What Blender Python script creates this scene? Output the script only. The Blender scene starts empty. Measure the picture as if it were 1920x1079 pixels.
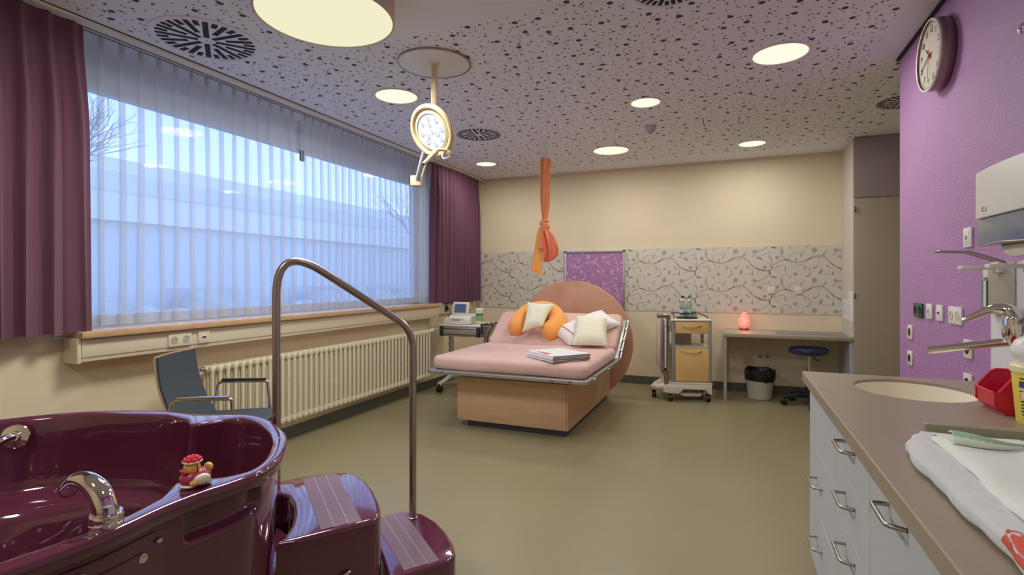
import bpy, bmesh, math, random
from mathutils import Vector, Matrix, noise

S = bpy.context.scene
COL = S.collection
PI = math.pi
V = Vector
random.seed(7)

# ------------------------------------------------------------------ camera, sky, exposure
H = 1.32
cam_d = bpy.data.cameras.new('camera')
cam = bpy.data.objects.new('camera', cam_d)
COL.objects.link(cam)
cam.location = (0, 0, H)
cam.rotation_euler = (PI / 2, 0, 0.395875)
cam_d.sensor_fit = 'HORIZONTAL'
cam_d.sensor_width = 36.0
cam_d.lens = 36.0 * 981.0 / 1920.0
cam_d.shift_y = -(539.5 - 524.5) / 1920.0
cam_d.clip_start = 0.03
S.camera = cam

S.view_settings.view_transform = 'Standard'
S.view_settings.look = 'None'
S.view_settings.gamma = 1.0
S.view_settings.use_curve_mapping = False
S.view_settings.exposure = 0.0

world = bpy.data.worlds.new('sky')
S.world = world
world.use_nodes = True
wn = world.node_tree
wn.nodes.clear()
w_out = wn.nodes.new('ShaderNodeOutputWorld')
w_bg = wn.nodes.new('ShaderNodeBackground')
w_geo = wn.nodes.new('ShaderNodeTexCoord')
w_sep = wn.nodes.new('ShaderNodeSeparateXYZ')
w_ramp = wn.nodes.new('ShaderNodeValToRGB')
w_ramp.color_ramp.elements[0].position = 0.0
w_ramp.color_ramp.elements[0].color = (0.48, 0.66, 1.0, 1)
w_ramp.color_ramp.elements[1].position = 0.5
w_ramp.color_ramp.elements[1].color = (0.23, 0.43, 1.0, 1)
wn.links.new(w_geo.outputs['Generated'], w_sep.inputs[0])
wn.links.new(w_sep.outputs['Z'], w_ramp.inputs[0])
wn.links.new(w_ramp.outputs[0], w_bg.inputs[0])
w_bg.inputs[1].default_value = 2.4
wn.links.new(w_bg.outputs[0], w_out.inputs[0])

LAMP_COL = (0.94, 0.96, 0.93)
LAMP_POWER = 1.08          # multiplies every ceiling lamp

# ------------------------------------------------------------------ materials
def srgb(r, g, b):
    def f(c):
        c /= 255.0
        return c / 12.92 if c <= 0.04045 else ((c + 0.055) / 1.055) ** 2.4
    return (f(r), f(g), f(b), 1.0)

MATS = {}
def mat(name, col, rough=0.5, metal=0.0, coat=0.0, spec=None, emit=None, estr=0.0,
        var=0.0, vscale=8.0, bump=0.0, bscale=200.0, trans=0.0, ior=None, alpha=None, sheen=0.0, stretch=None):
    if name in MATS:
        return MATS[name]
    m = bpy.data.materials.new(name)
    m.use_nodes = True
    nt = m.node_tree
    p = nt.nodes['Principled BSDF']
    p.inputs['Base Color'].default_value = col
    p.inputs['Roughness'].default_value = rough
    p.inputs['Metallic'].default_value = metal
    if coat:
        p.inputs['Coat Weight'].default_value = coat
        p.inputs['Coat Roughness'].default_value = 0.03
    if spec is not None:
        p.inputs['Specular IOR Level'].default_value = spec
    if emit is not None:
        p.inputs['Emission Color'].default_value = emit
        p.inputs['Emission Strength'].default_value = estr
    if trans:
        p.inputs['Transmission Weight'].default_value = trans
    if ior:
        p.inputs['IOR'].default_value = ior
    if alpha is not None:
        p.inputs['Alpha'].default_value = alpha
    if sheen:
        p.inputs['Sheen Weight'].default_value = sheen
    tc = nt.nodes.new('ShaderNodeTexCoord')
    src = tc.outputs['Object']
    if stretch:
        mp = nt.nodes.new('ShaderNodeMapping')
        mp.inputs['Scale'].default_value = stretch
        nt.links.new(src, mp.inputs[0])
        src = mp.outputs[0]
    if var:
        n = nt.nodes.new('ShaderNodeTexNoise')
        n.inputs['Scale'].default_value = vscale
        n.inputs['Detail'].default_value = 5
        nt.links.new(src, n.inputs['Vector'])
        r = nt.nodes.new('ShaderNodeMapRange')
        r.inputs['From Min'].default_value = 0.3
        r.inputs['From Max'].default_value = 0.7
        r.inputs['To Min'].default_value = 1 - var
        r.inputs['To Max'].default_value = 1 + var
        nt.links.new(n.outputs[0], r.inputs[0])
        mx = nt.nodes.new('ShaderNodeVectorMath')
        mx.operation = 'SCALE'
        mx.inputs[0].default_value = col[:3]
        nt.links.new(r.outputs[0], mx.inputs['Scale'])
        nt.links.new(mx.outputs[0], p.inputs['Base Color'])
    if bump:
        n2 = nt.nodes.new('ShaderNodeTexNoise')
        n2.inputs['Scale'].default_value = bscale
        n2.inputs['Detail'].default_value = 3
        nt.links.new(src, n2.inputs['Vector'])
        b = nt.nodes.new('ShaderNodeBump')
        b.inputs['Strength'].default_value = bump
        b.inputs['Distance'].default_value = 0.01
        nt.links.new(n2.outputs[0], b.inputs['Height'])
        nt.links.new(b.outputs[0], p.inputs['Normal'])
    MATS[name] = m
    return m

M_wall = mat('cream_paint', srgb(230, 212, 180), 0.8, var=0.02, vscale=2, bump=0.06, bscale=180)
M_purple = mat('purple_textured_paint', srgb(186, 134, 186), 0.33, var=0.03, vscale=3, bump=0.75, bscale=150)
M_white_splash = mat('white_splashback', srgb(225, 225, 228), 0.3)
M_ceil = mat('white_plasterboard', srgb(232, 233, 240), 0.85, var=0.015, vscale=2)
M_dark = mat('dark_gap', srgb(36, 32, 34), 0.8)
M_grey = mat('grey_laminate', srgb(194, 195, 197), 0.42, var=0.02, vscale=3)
M_greige = mat('beige_grey_laminate', srgb(168, 156, 136), 0.45, var=0.02, vscale=3)
M_cabside = mat('pale_grey_laminate', srgb(205, 198, 184), 0.5)
M_worktop = mat('taupe_worktop', srgb(160, 144, 124), 0.32, var=0.04, vscale=120)
M_plum = mat('plum_gelcoat', srgb(98, 42, 62), 0.08, coat=0.8, spec=0.45)
M_plum.node_tree.nodes['Principled BSDF'].inputs['Coat IOR'].default_value = 1.55
M_tread = mat('plum_antislip', srgb(122, 92, 106), 0.55, var=0.03, vscale=200)
M_treadline = mat('pale_antislip_joint', srgb(190, 175, 180), 0.5)
M_chrome = mat('chrome', srgb(225, 222, 218), 0.06, metal=1.0)
M_steel = mat('brushed_steel', srgb(178, 172, 164), 0.28, metal=1.0)
M_dsteel = mat('satin_grey_tube', srgb(176, 166, 156), 0.3, metal=1.0)
M_white = mat('white_plastic', srgb(232, 228, 220), 0.35)
M_offwhite = mat('offwhite_plastic', srgb(226, 218, 200), 0.4)
M_cream_metal = mat('cream_lacquer', srgb(224, 206, 164), 0.4)
M_rad = mat('radiator_lacquer', srgb(226, 214, 186), 0.35)
M_black = mat('black_plastic', srgb(30, 29, 31), 0.45)
M_blackbag = mat('black_film', srgb(26, 26, 30), 0.28, bump=0.4, bscale=40)
M_navy = mat('navy_vinyl', srgb(38, 42, 74), 0.32, bump=0.1, bscale=300)
M_chairpad = mat('slate_upholstery', srgb(62, 70, 76), 0.75, bump=0.15, bscale=500)
M_ply = mat('beech_edge', srgb(190, 150, 125), 0.5)
M_wood = mat('beech_veneer', srgb(212, 172, 132), 0.42, var=0.07, vscale=3, stretch=(1.2, 1.2, 9))
M_woodd = mat('beech_headboard', srgb(204, 152, 122), 0.38, var=0.06, vscale=3, stretch=(1.2, 1.2, 9))
M_maple = mat('maple_front', srgb(228, 186, 118), 0.4, var=0.04, vscale=4, stretch=(6, 6, 1))
M_stone = mat('sill_stone', srgb(196, 160, 118), 0.3, var=0.12, vscale=14)
M_pinksheet = mat('salmon_sheet', srgb(220, 178, 164), 0.85, var=0.03, vscale=5, sheen=0.2, bump=0.05, bscale=30)
M_orange = mat('orange_cloth', srgb(252, 170, 84), 0.85, sheen=0.2, bump=0.1, bscale=25)
M_sling = mat('sling_cloth', srgb(236, 142, 92), 0.85, sheen=0.2, var=0.06, vscale=14)
M_sling2 = mat('sling_cloth_deep', srgb(232, 122, 88), 0.85, sheen=0.2)
M_cushion = mat('ivory_cloth', srgb(236, 228, 200), 0.85, sheen=0.2, bump=0.06, bscale=60)
M_linen = mat('white_linen', srgb(238, 232, 226), 0.85, sheen=0.2, bump=0.06, bscale=60)
M_terry = mat('white_terry', srgb(232, 230, 230), 0.95, sheen=0.4, bump=0.5, bscale=420)
M_red = mat('red_print', srgb(222, 92, 76), 0.9, bump=0.3, bscale=420)
M_green_cloth = mat('mint_cloth', srgb(226, 232, 214), 0.9, bump=0.1, bscale=300)
M_green_in = mat('mint_lining', srgb(160, 190, 160), 0.9)
M_redbox = mat('red_polypropylene', srgb(206, 30, 62), 0.38)
M_yellow = mat('yellow_plastic', srgb(240, 216, 92), 0.4)
M_blueprint = mat('blue_print', srgb(36, 80, 150), 0.5)
M_blackprint = mat('black_print', srgb(50, 46, 40), 0.6)
M_greensock = mat('green_socket', srgb(24, 86, 58), 0.35)
M_sockhole = mat('socket_recess_grey', srgb(168, 164, 158), 0.45)
M_cream_sock = mat('cream_socket', srgb(222, 208, 180), 0.4)
M_alu = mat('aluminium_profile', srgb(190, 188, 184), 0.35, metal=0.8)
M_blanketedge = mat('dark_piping', srgb(66, 58, 54), 0.8)
M_ivory = mat('ivory_ceramic', srgb(244, 234, 212), 0.25)
M_pill = mat('grey_blue_smoke', srgb(118, 126, 146), 0.12, spec=0.6)
M_screen = mat('lcd_screen', srgb(72, 84, 108), 0.2, emit=srgb(72, 84, 108), estr=0.25)
M_label_green = mat('green_label', srgb(128, 176, 104), 0.5)
M_skin_duck = mat('duck_yellow', srgb(238, 184, 92), 0.38)
M_duckred = mat('duck_maroon', srgb(172, 50, 84), 0.35)
M_duckhat = mat('duck_hat_red', srgb(224, 40, 66), 0.3)
M_duckbeak = mat('duck_beak', srgb(226, 92, 66), 0.35)
M_duckgrey = mat('duck_grey', srgb(124, 120, 110), 0.4)
M_rose = mat('orange_brown', srgb(200, 96, 60), 0.5)

# --- floor vinyl
def floor_mat():
    m = mat('olive_vinyl', srgb(142, 131, 99), 0.36, var=0.04, vscale=1.3)
    return m
M_floor = floor_mat()
M_base = mat('dark_grey_cove', srgb(92, 90, 80), 0.45)

# --- perforated ceiling: round holes of three sizes punched through to black fleece
def perforated():
    m = bpy.data.materials.new('perforated_plasterboard')
    m.use_nodes = True
    nt = m.node_tree
    p = nt.nodes['Principled BSDF']
    p.inputs['Roughness'].default_value = 0.85
    tc = nt.nodes.new('ShaderNodeTexCoord')
    last = None
    for i, (sc, rad, off, rnd) in enumerate(((5.5, 0.0165, (0.3, 0.7, 0), 0.7), (8.6, 0.0085, (5.1, 2.2, 0), 0.8),
                                             (15.0, 0.0055, (9.4, 3.3, 0), 0.9), (10.5, 0.0052, (2.4, 8.3, 0), 0.9))):
        mp = nt.nodes.new('ShaderNodeMapping')
        mp.inputs['Location'].default_value = off
        nt.links.new(tc.outputs['Object'], mp.inputs[0])
        v = nt.nodes.new('ShaderNodeTexVoronoi')
        v.voronoi_dimensions = '2D'
        v.inputs['Scale'].default_value = sc
        v.inputs['Randomness'].default_value = rnd
        nt.links.new(mp.outputs[0], v.inputs['Vector'])
        lt = nt.nodes.new('ShaderNodeMapRange')
        lt.inputs['From Min'].default_value = rad * sc * 1.06
        lt.inputs['From Max'].default_value = rad * sc * 0.94
        lt.inputs['To Min'].default_value = 0
        lt.inputs['To Max'].default_value = 1
        nt.links.new(v.outputs['Distance'], lt.inputs[0])
        if last is None:
            last = lt.outputs[0]
        else:
            mx = nt.nodes.new('ShaderNodeMath')
            mx.operation = 'MAXIMUM'
            nt.links.new(last, mx.inputs[0])
            nt.links.new(lt.outputs[0], mx.inputs[1])
            last = mx.outputs[0]
    mix = nt.nodes.new('ShaderNodeMix')
    mix.data_type = 'RGBA'
    mix.inputs['A'].default_value = srgb(232, 233, 240)
    mix.inputs['B'].default_value = srgb(80, 70, 64)
    nt.links.new(last, mix.inputs['Factor'])
    nt.links.new(mix.outputs['Result'], p.inputs['Base Color'])
    inv = nt.nodes.new('ShaderNodeMath')
    inv.operation = 'SUBTRACT'
    inv.inputs[0].default_value = 1.0
    nt.links.new(last, inv.inputs[1])
    b = nt.nodes.new('ShaderNodeBump')
    b.inputs['Strength'].default_value = 0.6
    b.inputs['Distance'].default_value = 0.01
    nt.links.new(inv.outputs[0], b.inputs['Height'])
    nt.links.new(b.outputs[0], p.inputs['Normal'])
    return m
M_perf = perforated()

# --- sheer voile: partly see-through, partly scattering
def sheer_mat():
    m = bpy.data.materials.new('white_voile')
    m.use_nodes = True
    nt = m.node_tree
    nt.nodes.clear()
    out = nt.nodes.new('ShaderNodeOutputMaterial')
    tr = nt.nodes.new('ShaderNodeBsdfTransparent')
    tl = nt.nodes.new('ShaderNodeBsdfTranslucent')
    df = nt.nodes.new('ShaderNodeBsdfDiffuse')
    tl.inputs[0].default_value = (0.62, 0.66, 0.74, 1)
    df.inputs[0].default_value = (0.70, 0.69, 0.66, 1)
    a = nt.nodes.new('ShaderNodeMixShader')
    a.inputs[0].default_value = 0.6
    nt.links.new(tl.outputs[0], a.inputs[1])
    nt.links.new(df.outputs[0], a.inputs[2])
    b = nt.nodes.new('ShaderNodeMixShader')
    b.inputs[0].default_value = 0.36
    nt.links.new(tr.outputs[0], b.inputs[1])
    nt.links.new(a.outputs[0], b.inputs[2])
    nt.links.new(b.outputs[0], out.inputs[0])
    return m
M_sheer = sheer_mat()

def curtain_mat():
    m = mat('aubergine_cloth', srgb(104, 62, 81), 0.9, var=0.05, vscale=40, sheen=0.3, stretch=(1, 1, 0.05))
    return m
M_curtain = curtain_mat()

# --- thin clear glass for panes, bottles, tumblers
def glass_mat(name, tint, refl=0.10):
    m = bpy.data.materials.new(name)
    m.use_nodes = True
    nt = m.node_tree
    nt.nodes.clear()
    out = nt.nodes.new('ShaderNodeOutputMaterial')
    tr = nt.nodes.new('ShaderNodeBsdfTransparent')
    tr.inputs[0].default_value = tint
    gl = nt.nodes.new('ShaderNodeBsdfGlossy')
    gl.inputs['Roughness'].default_value = 0.02
    fr = nt.nodes.new('ShaderNodeLayerWeight')
    fr.inputs[0].default_value = 0.25
    mr = nt.nodes.new('ShaderNodeMath')
    mr.operation = 'MULTIPLY'
    mr.inputs[1].default_value = refl * 4
    nt.links.new(fr.outputs['Facing'], mr.inputs[0])
    mx = nt.nodes.new('ShaderNodeMixShader')
    nt.links.new(mr.outputs[0], mx.inputs[0])
    nt.links.new(tr.outputs[0], mx.inputs[1])
    nt.links.new(gl.outputs[0], mx.inputs[2])
    nt.links.new(mx.outputs[0], out.inputs[0])
    return m
M_pane = glass_mat('window_glass', (0.97, 0.98, 1.0, 1), 0.05)
M_bottle = glass_mat('bottle_glass', (0.80, 0.87, 0.86, 1), 0.2)
M_bottleg = glass_mat('bottle_glass_green', (0.76, 0.87, 0.80, 1), 0.2)

def lamp_mat(name, col, strength):
    m = bpy.data.materials.new(name)
    m.use_nodes = True
    nt = m.node_tree
    nt.nodes.clear()
    out = nt.nodes.new('ShaderNodeOutputMaterial')
    e = nt.nodes.new('ShaderNodeEmission')
    e.inputs[0].default_value = col
    e.inputs[1].default_value = strength
    nt.links.new(e.outputs[0], out.inputs[0])
    return m
M_diff = lamp_mat('opal_diffuser_lit', (1.0, 0.98, 0.78, 1), 1.0)
M_drum = lamp_mat('fabric_diffuser_lit', (0.93, 0.90, 0.62, 1), 0.95)
M_led = lamp_mat('led_lens_lit', (0.93, 0.95, 1.0, 1), 0.92)
M_ledplate = mat('led_window', srgb(190, 194, 222), 0.15, emit=srgb(190, 196, 236), estr=0.5)

def salt_mat():
    m = mat('salt_crystal', srgb(246, 140, 120), 0.45, bump=0.6, bscale=18)
    nt = m.node_tree
    p = nt.nodes['Principled BSDF']
    n = nt.nodes.new('ShaderNodeTexNoise')
    n.inputs['Scale'].default_value = 26
    r = nt.nodes.new('ShaderNodeValToRGB')
    r.color_ramp.elements[0].position = 0.35
    r.color_ramp.elements[0].color = (0.86, 0.11, 0.12, 1)
    r.color_ramp.elements[1].position = 0.72
    r.color_ramp.elements[1].color = (1.0, 0.32, 0.26, 1)
    nt.links.new(n.outputs[0], r.inputs[0])
    nt.links.new(r.outputs[0], p.inputs['Emission Color'])
    p.inputs['Emission Strength'].default_value = 0.85
    return m
M_salt = salt_mat()

# wallpaper tones
M_wp = mat('grey_beige_wallpanel', srgb(214, 205, 188), 0.35)
M_wpv = mat('grey_vine_print', srgb(180, 168, 158), 0.4)
M_wpv2 = mat('grey_vine_print_pale', srgb(194, 184, 170), 0.4)
M_pp = mat('violet_panel', srgb(178, 124, 168), 0.22)
M_ppv = mat('violet_vine_print', srgb(214, 176, 208), 0.25)
M_ppv2 = mat('violet_vine_print_pale', srgb(180, 128, 180), 0.25)

# ------------------------------------------------------------------ mesh builder (world coordinates)
class B:
    def __init__(s, M=None):
        s.bm = bmesh.new()
        s.M = M or Matrix.Identity(4)
        s.mi = 0
    def add(s, vs, fs, M=None, mi=None):
        T = s.M @ M if M is not None else s.M
        nv = [s.bm.verts.new(T @ V(v)) for v in vs]
        k = s.mi if mi is None else mi
        for f in fs:
            try:
                fc = s.bm.faces.new([nv[i] for i in f])
                fc.material_index = k
            except ValueError:
                pass
        return s
    def box(s, x0, x1, y0, y1, z0, z1, r=0.0, seg=2, M=None, mi=None):
        vs = [(x0, y0, z0), (x1, y0, z0), (x1, y1, z0), (x0, y1, z0), (x0, y0, z1), (x1, y0, z1), (x1, y1, z1), (x0, y1, z1)]
        fs = [(3, 2, 1, 0), (4, 5, 6, 7), (0, 1, 5, 4), (1, 2, 6, 5), (2, 3, 7, 6), (3, 0, 4, 7)]
        if r > 0:
            vs, fs = bevelled(vs, fs, r, seg)
        return s.add(vs, fs, M, mi)
    def prism(s, poly, z0, z1, r=0.0, seg=2, M=None, mi=None):
        n = len(poly)
        vs = [(p[0], p[1], z0) for p in poly] + [(p[0], p[1], z1) for p in poly]
        fs = [tuple(range(n - 1, -1, -1)), tuple(range(n, 2 * n))]
        fs += [(i, (i + 1) % n, n + (i + 1) % n, n + i) for i in range(n)]
        if r > 0:
            vs, fs = bevelled(vs, fs, r, seg, caps=n)
        return s.add(vs, fs, M, mi)
    def tube(s, pts, r, n=10, closed=False, cap=True, M=None, mi=None):
        pts = [V(p) for p in pts]
        N = len(pts)
        rs = r if isinstance(r, (list, tuple)) else [r] * N
        tang = []
        for i in range(N):
            if closed:
                t = pts[(i + 1) % N] - pts[i - 1]
            elif i == 0:
                t = pts[1] - pts[0]
            elif i == N - 1:
                t = pts[-1] - pts[-2]
            else:
                t = pts[i + 1] - pts[i - 1]
            tang.append(t.normalized() if t.length > 1e-9 else V((0, 0, 1)))
        a = V((0, 0, 1)) if abs(tang[0].z) < 0.9 else V((1, 0, 0))
        u = tang[0].cross(a).normalized()
        vs, fs = [], []
        for i in range(N):
            u = (u - tang[i] * u.dot(tang[i])).normalized()
            w = tang[i].cross(u)
            for k in range(n):
                an = 2 * PI * k / n
                vs.append(pts[i] + (u * math.cos(an) + w * math.sin(an)) * rs[i])
        m = N if closed else N - 1
        for i in range(m):
            j = (i + 1) % N
            for k in range(n):
                l = (k + 1) % n
                fs.append((i * n + k, i * n + l, j * n + l, j * n + k))
        if cap and not closed:
            fs.append(tuple(range(n - 1, -1, -1)))
            fs.append(tuple((N - 1) * n + k for k in range(n)))
        return s.add(vs, fs, M, mi)
    def cyl(s, p0, p1, r0, r1=None, n=24, M=None, mi=None):
        return s.tube([p0, p1], [r0, r0 if r1 is None else r1], n, M=M, mi=mi)
    def lathe(s, prof, c=(0, 0, 0), n=32, M=None, mi=None, cap=True):
        vs, fs = [], []
        for (r, z) in prof:
            for k in range(n):
                an = 2 * PI * k / n
                vs.append((c[0] + r * math.cos(an), c[1] + r * math.sin(an), c[2] + z))
        P = len(prof)
        for i in range(P - 1):
            for k in range(n):
                l = (k + 1) % n
                fs.append((i * n + k, i * n + l, (i + 1) * n + l, (i + 1) * n + k))
        if cap:
            if prof[0][0] > 1e-6:
                fs.append(tuple(range(n - 1, -1, -1)))
            if prof[-1][0] > 1e-6:
                fs.append(tuple((P - 1) * n + k for k in range(n)))
        return s.add(vs, fs, M, mi)
    def grid(s, P, cu=False, cv=False, M=None, mi=None, mif=None):
        nu, nv = len(P), len(P[0])
        vs = [p for row in P for p in row]
        T = s.M @ M if M is not None else s.M
        bv = [s.bm.verts.new(T @ V(v)) for v in vs]
        for i in range(nu if cu else nu - 1):
            for j in range(nv if cv else nv - 1):
                a, b = (i + 1) % nu, (j + 1) % nv
                try:
                    f = s.bm.faces.new([bv[i * nv + j], bv[a * nv + j], bv[a * nv + b], bv[i * nv + b]])
                    f.material_index = mif(i, j) if mif else (s.mi if mi is None else mi)
                except ValueError:
                    pass
        return s
    def ball(s, c, r, nu=16, nv=24, M=None, mi=None, fn=None):
        if not isinstance(r, (tuple, list)):
            r = (r, r, r)
        prof = []
        vs, fs = [(0, 0, -1)], []
        for i in range(1, nu):
            a = -PI / 2 + PI * i / nu
            for k in range(nv):
                b = 2 * PI * k / nv
                vs.append((math.cos(a) * math.cos(b), math.cos(a) * math.sin(b), math.sin(a)))
        vs.append((0, 0, 1))
        for k in range(nv):
            fs.append((0, 1 + (k + 1) % nv, 1 + k))
        for i in range(nu - 2):
            for k in range(nv):
                l = (k + 1) % nv
                fs.append((1 + i * nv + k, 1 + i * nv + l, 1 + (i + 1) * nv + l, 1 + (i + 1) * nv + k))
        o = 1 + (nu - 2) * nv
        for k in range(nv):
            fs.append((o + k, o + (k + 1) % nv, len(vs) - 1))
        if fn:
            vs = [fn(*v) for v in vs]
        vs = [(c[0] + v[0] * r[0], c[1] + v[1] * r[1], c[2] + v[2] * r[2]) for v in vs]
        return s.add(vs, fs, M, mi)

def bevelled(vs, fs, r, seg, caps=0):
    bm = bmesh.new()
    bv = [bm.verts.new(v) for v in vs]
    for f in fs:
        bm.faces.new([bv[i] for i in f])
    bm.normal_update()
    if caps:
        ed = [e for e in bm.edges if abs(e.verts[0].co.z - e.verts[1].co.z) < 1e-6]
    else:
        ed = list(bm.edges)
    bmesh.ops.bevel(bm, geom=ed, offset=r, segments=seg, profile=0.5, affect='EDGES', clamp_overlap=True)
    bm.verts.index_update()
    ov = [v.co.copy() for v in bm.verts]
    of = [tuple(v.index for v in f.verts) for f in bm.faces]
    bm.free()
    return ov, of

def link_mesh(name, b, mats, parent=None, origin=(0, 0, 0), smooth=True, ang=38):
    o3 = V(origin)
    for v in b.bm.verts:
        v.co -= o3
    bmesh.ops.remove_doubles(b.bm, verts=b.bm.verts, dist=1e-6)
    bmesh.ops.recalc_face_normals(b.bm, faces=b.bm.faces)
    me = bpy.data.meshes.new(name)
    b.bm.to_mesh(me)
    b.bm.free()
    for m in (mats if isinstance(mats, (list, tuple)) else [mats]):
        me.materials.append(m)
    if smooth:
        for p in me.polygons:
            p.use_smooth = True
        me.set_sharp_from_angle(angle=math.radians(ang))
    o = bpy.data.objects.new(name, me)
    COL.objects.link(o)
    if parent is not None:
        o.parent = parent
    else:
        o.location = o3
    return o

class Thing:
    """An Empty at the thing's base; parts are built in world coordinates."""
    def __init__(s, name, label, cat, loc, group=None):
        s.loc = V(loc)
        s.o = bpy.data.objects.new(name, None)
        s.o.empty_display_size = 0.05
        COL.objects.link(s.o)
        s.o.location = loc
        s.o['label'] = label
        s.o['category'] = cat
        if group:
            s.o['group'] = group
    def part(s, name, b, mats, parent=None, label=None, smooth=True, ang=38):
        p = link_mesh(name, b, mats, parent or s.o, s.loc, smooth, ang)
        if label:
            p['label'] = label
        return p

def solo(name, label, cat, b, mats, loc=(0, 0, 0), group=None, smooth=True, kind=None):
    o = link_mesh(name, b, mats, None, loc, smooth)
    o['label'] = label
    o['category'] = cat
    if group:
        o['group'] = group
    if kind:
        o['kind'] = kind
    return o

def struct(name, b, mats, label, cat, smooth=False):
    o = link_mesh(name, b, mats, None, (0, 0, 0), smooth)
    o['kind'] = 'structure'
    o['label'] = label
    o['category'] = cat
    return o

def copy_thing(src, loc, label, group=None):
    r = src.copy()
    COL.objects.link(r)
    r.location = loc
    r['label'] = label
    if group:
        r['group'] = group
    for ch in list(src.children):
        c = ch.copy()
        COL.objects.link(c)
        c.parent = r
        for g in list(ch.children):
            d = g.copy()
            COL.objects.link(d)
            d.parent = c
    return r

def frame(origin, x, y=None, z=None):
    """Matrix with given axes (x,y,z world vectors)."""
    x, y, z = V(x), V(y), V(z)
    m = Matrix((x, y, z)).transposed().to_4x4()
    m.translation = V(origin)
    return m

def fillet(pts, rad, n=8):
    """Round the corners of a polyline; rad = tangent length per inner corner."""
    pts = [V(p) for p in pts]
    out = [pts[0]]
    for i in range(1, len(pts) - 1):
        r = rad[i - 1] if isinstance(rad, (list, tuple)) else rad
        p, a, b = pts[i], (pts[i - 1] - pts[i]), (pts[i + 1] - pts[i])
        la, lb = a.length, b.length
        t = min(r, la * 0.49, lb * 0.49)
        p0, p2 = p + a / la * t, p + b / lb * t
        for k in range(n + 1):
            q = k / n
            out.append(p0 * (1 - q) ** 2 + p * 2 * q * (1 - q) + p2 * q * q)
    out.append(pts[-1])
    return out

def catmull(P, n, closed=False):
    P = [V(p) for p in P]
    N = len(P)
    out = []
    segs = N if closed else N - 1
    for i in range(segs):
        if closed:
            a, b, c, d = P[i - 1], P[i], P[(i + 1) % N], P[(i + 2) % N]
        else:
            a, b, c, d = P[max(i - 1, 0)], P[i], P[i + 1], P[min(i + 2, N - 1)]
        for k in range(n):
            t = k / n
            out.append(0.5 * ((2 * b) + (c - a) * t + (2 * a - 5 * b + 4 * c - d) * t * t + (3 * b - a - 3 * c + d) * t ** 3))
    if not closed:
        out.append(P[-1])
    return out

def sstep(a, b, x):
    t = max(0.0, min(1.0, (x - a) / (b - a)))
    return t * t * (3 - 2 * t)

def text_geo(txt, size, extrude=0.0, bold=0.0014):
    cu = bpy.data.curves.new('lettering', 'FONT')
    cu.body = txt
    cu.size = size
    cu.align_x = 'CENTER'
    cu.align_y = 'CENTER'
    cu.extrude = extrude
    cu.offset = bold
    o = bpy.data.objects.new('lettering', cu)
    COL.objects.link(o)
    dg = bpy.context.evaluated_depsgraph_get()
    me = o.evaluated_get(dg).to_mesh()
    vs = [v.co.copy() for v in me.vertices]
    fs = [tuple(p.vertices) for p in me.polygons]
    o.evaluated_get(dg).to_mesh_clear()
    bpy.data.objects.remove(o)
    bpy.data.curves.remove(cu)
    return vs, fs

# ================================================================== THE ROOM
XL, XR, YB, YF, ZC, XH = -3.38, 1.0, 6.737, -1.8, 2.74, 2.3
OY0, OY1, OZ0, OZ1 = 1.66, 5.50, 1.0, 2.53     # window opening

b = B()
b.box(XL - 0.3, XH + 0.1, YF - 0.1, YB + 0.1, -0.1, 0.0)
struct('floor', b, M_floor, 'olive beige sheet vinyl floor', 'floor')

b = B()
xs = [XL - 0.3, -3.17, -2.30, -0.86, 0.82, 1.30, XH + 0.1]
ys = [YF - 0.1, 2.6, 4.05, 6.33, YB + 0.1]
zt = ZC + 0.1
for i in range(len(xs) - 1):
    for j in range(len(ys) - 1):
        perf = False
        if 1 <= i <= 3 and j < 3:
            perf = not (i == 2 and j == 0)
        if i == 4 and j == 2:
            perf = True
        b.add([(xs[i], ys[j], ZC), (xs[i + 1], ys[j], ZC), (xs[i + 1], ys[j + 1], ZC), (xs[i], ys[j + 1], ZC)], [(0, 3, 2, 1)], mi=1 if perf else 0)
b.add([(xs[0], ys[0], zt), (xs[-1], ys[0], zt), (xs[-1], ys[-1], zt), (xs[0], ys[-1], zt)], [(0, 1, 2, 3)], mi=0)
struct('ceiling', b, [M_ceil, M_perf], 'white acoustic ceiling perforated with round holes of several sizes', 'ceiling')

b = B()
b.box(XL - 0.28, XL, YF - 0.1, OY0, 0, ZC)
b.box(XL - 0.28, XL, OY1, YB + 0.1, 0, ZC)
b.box(XL - 0.28, XL, OY0, OY1, 0, OZ0)
struct('wall_left', b, M_wall, 'cream wall with the wide window opening', 'wall')
b = B(); b.box(XL - 0.28, XH + 0.1, YB, YB + 0.1, 0, ZC)
struct('wall_back', b, M_wall, 'cream wall behind the bed', 'wall')
b = B(); b.box(XR, XR + 0.14, YF - 0.1, 4.05, 0, ZC)
struct('wall_right', b, M_purple, 'violet textured wall with the clock and sockets', 'wall')
b = B(); b.box(XL - 0.28, XH + 0.1, YF - 0.1, YF, 0, ZC)
struct('wall_front', b, M_wall, 'cream wall behind the camera', 'wall')
b = B(); b.box(XH, XH + 0.1, YF - 0.1, YB + 0.1, 0, ZC)
struct('wall_side', b, M_wall, 'cream wall of the recess beyond the violet wall', 'wall')

b = B()
b.box(XL, XL + 0.012, YF, YB, 0, 0.10)
struct('baseboard_left', b, M_base, 'dark grey skirting under the radiator', 'skirting')
b = B()
b.box(XL, 1.13, YB - 0.012, YB, 0, 0.10)
struct('baseboard_back', b, M_base, 'dark grey skirting along the back wall', 'skirting')
b = B()
b.box(0.984, XR, YF, 4.06, ZC - 0.016, ZC)
struct('trim_1', b, M_dark, 'dark shadow gap between ceiling and violet wall', 'trim')
b = B()
b.box(XR - 0.012, XR, YF, 2.746, 0.90, 1.385)
struct('trim_2', b, M_white_splash, 'white splashback behind the worktop', 'trim')
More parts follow.
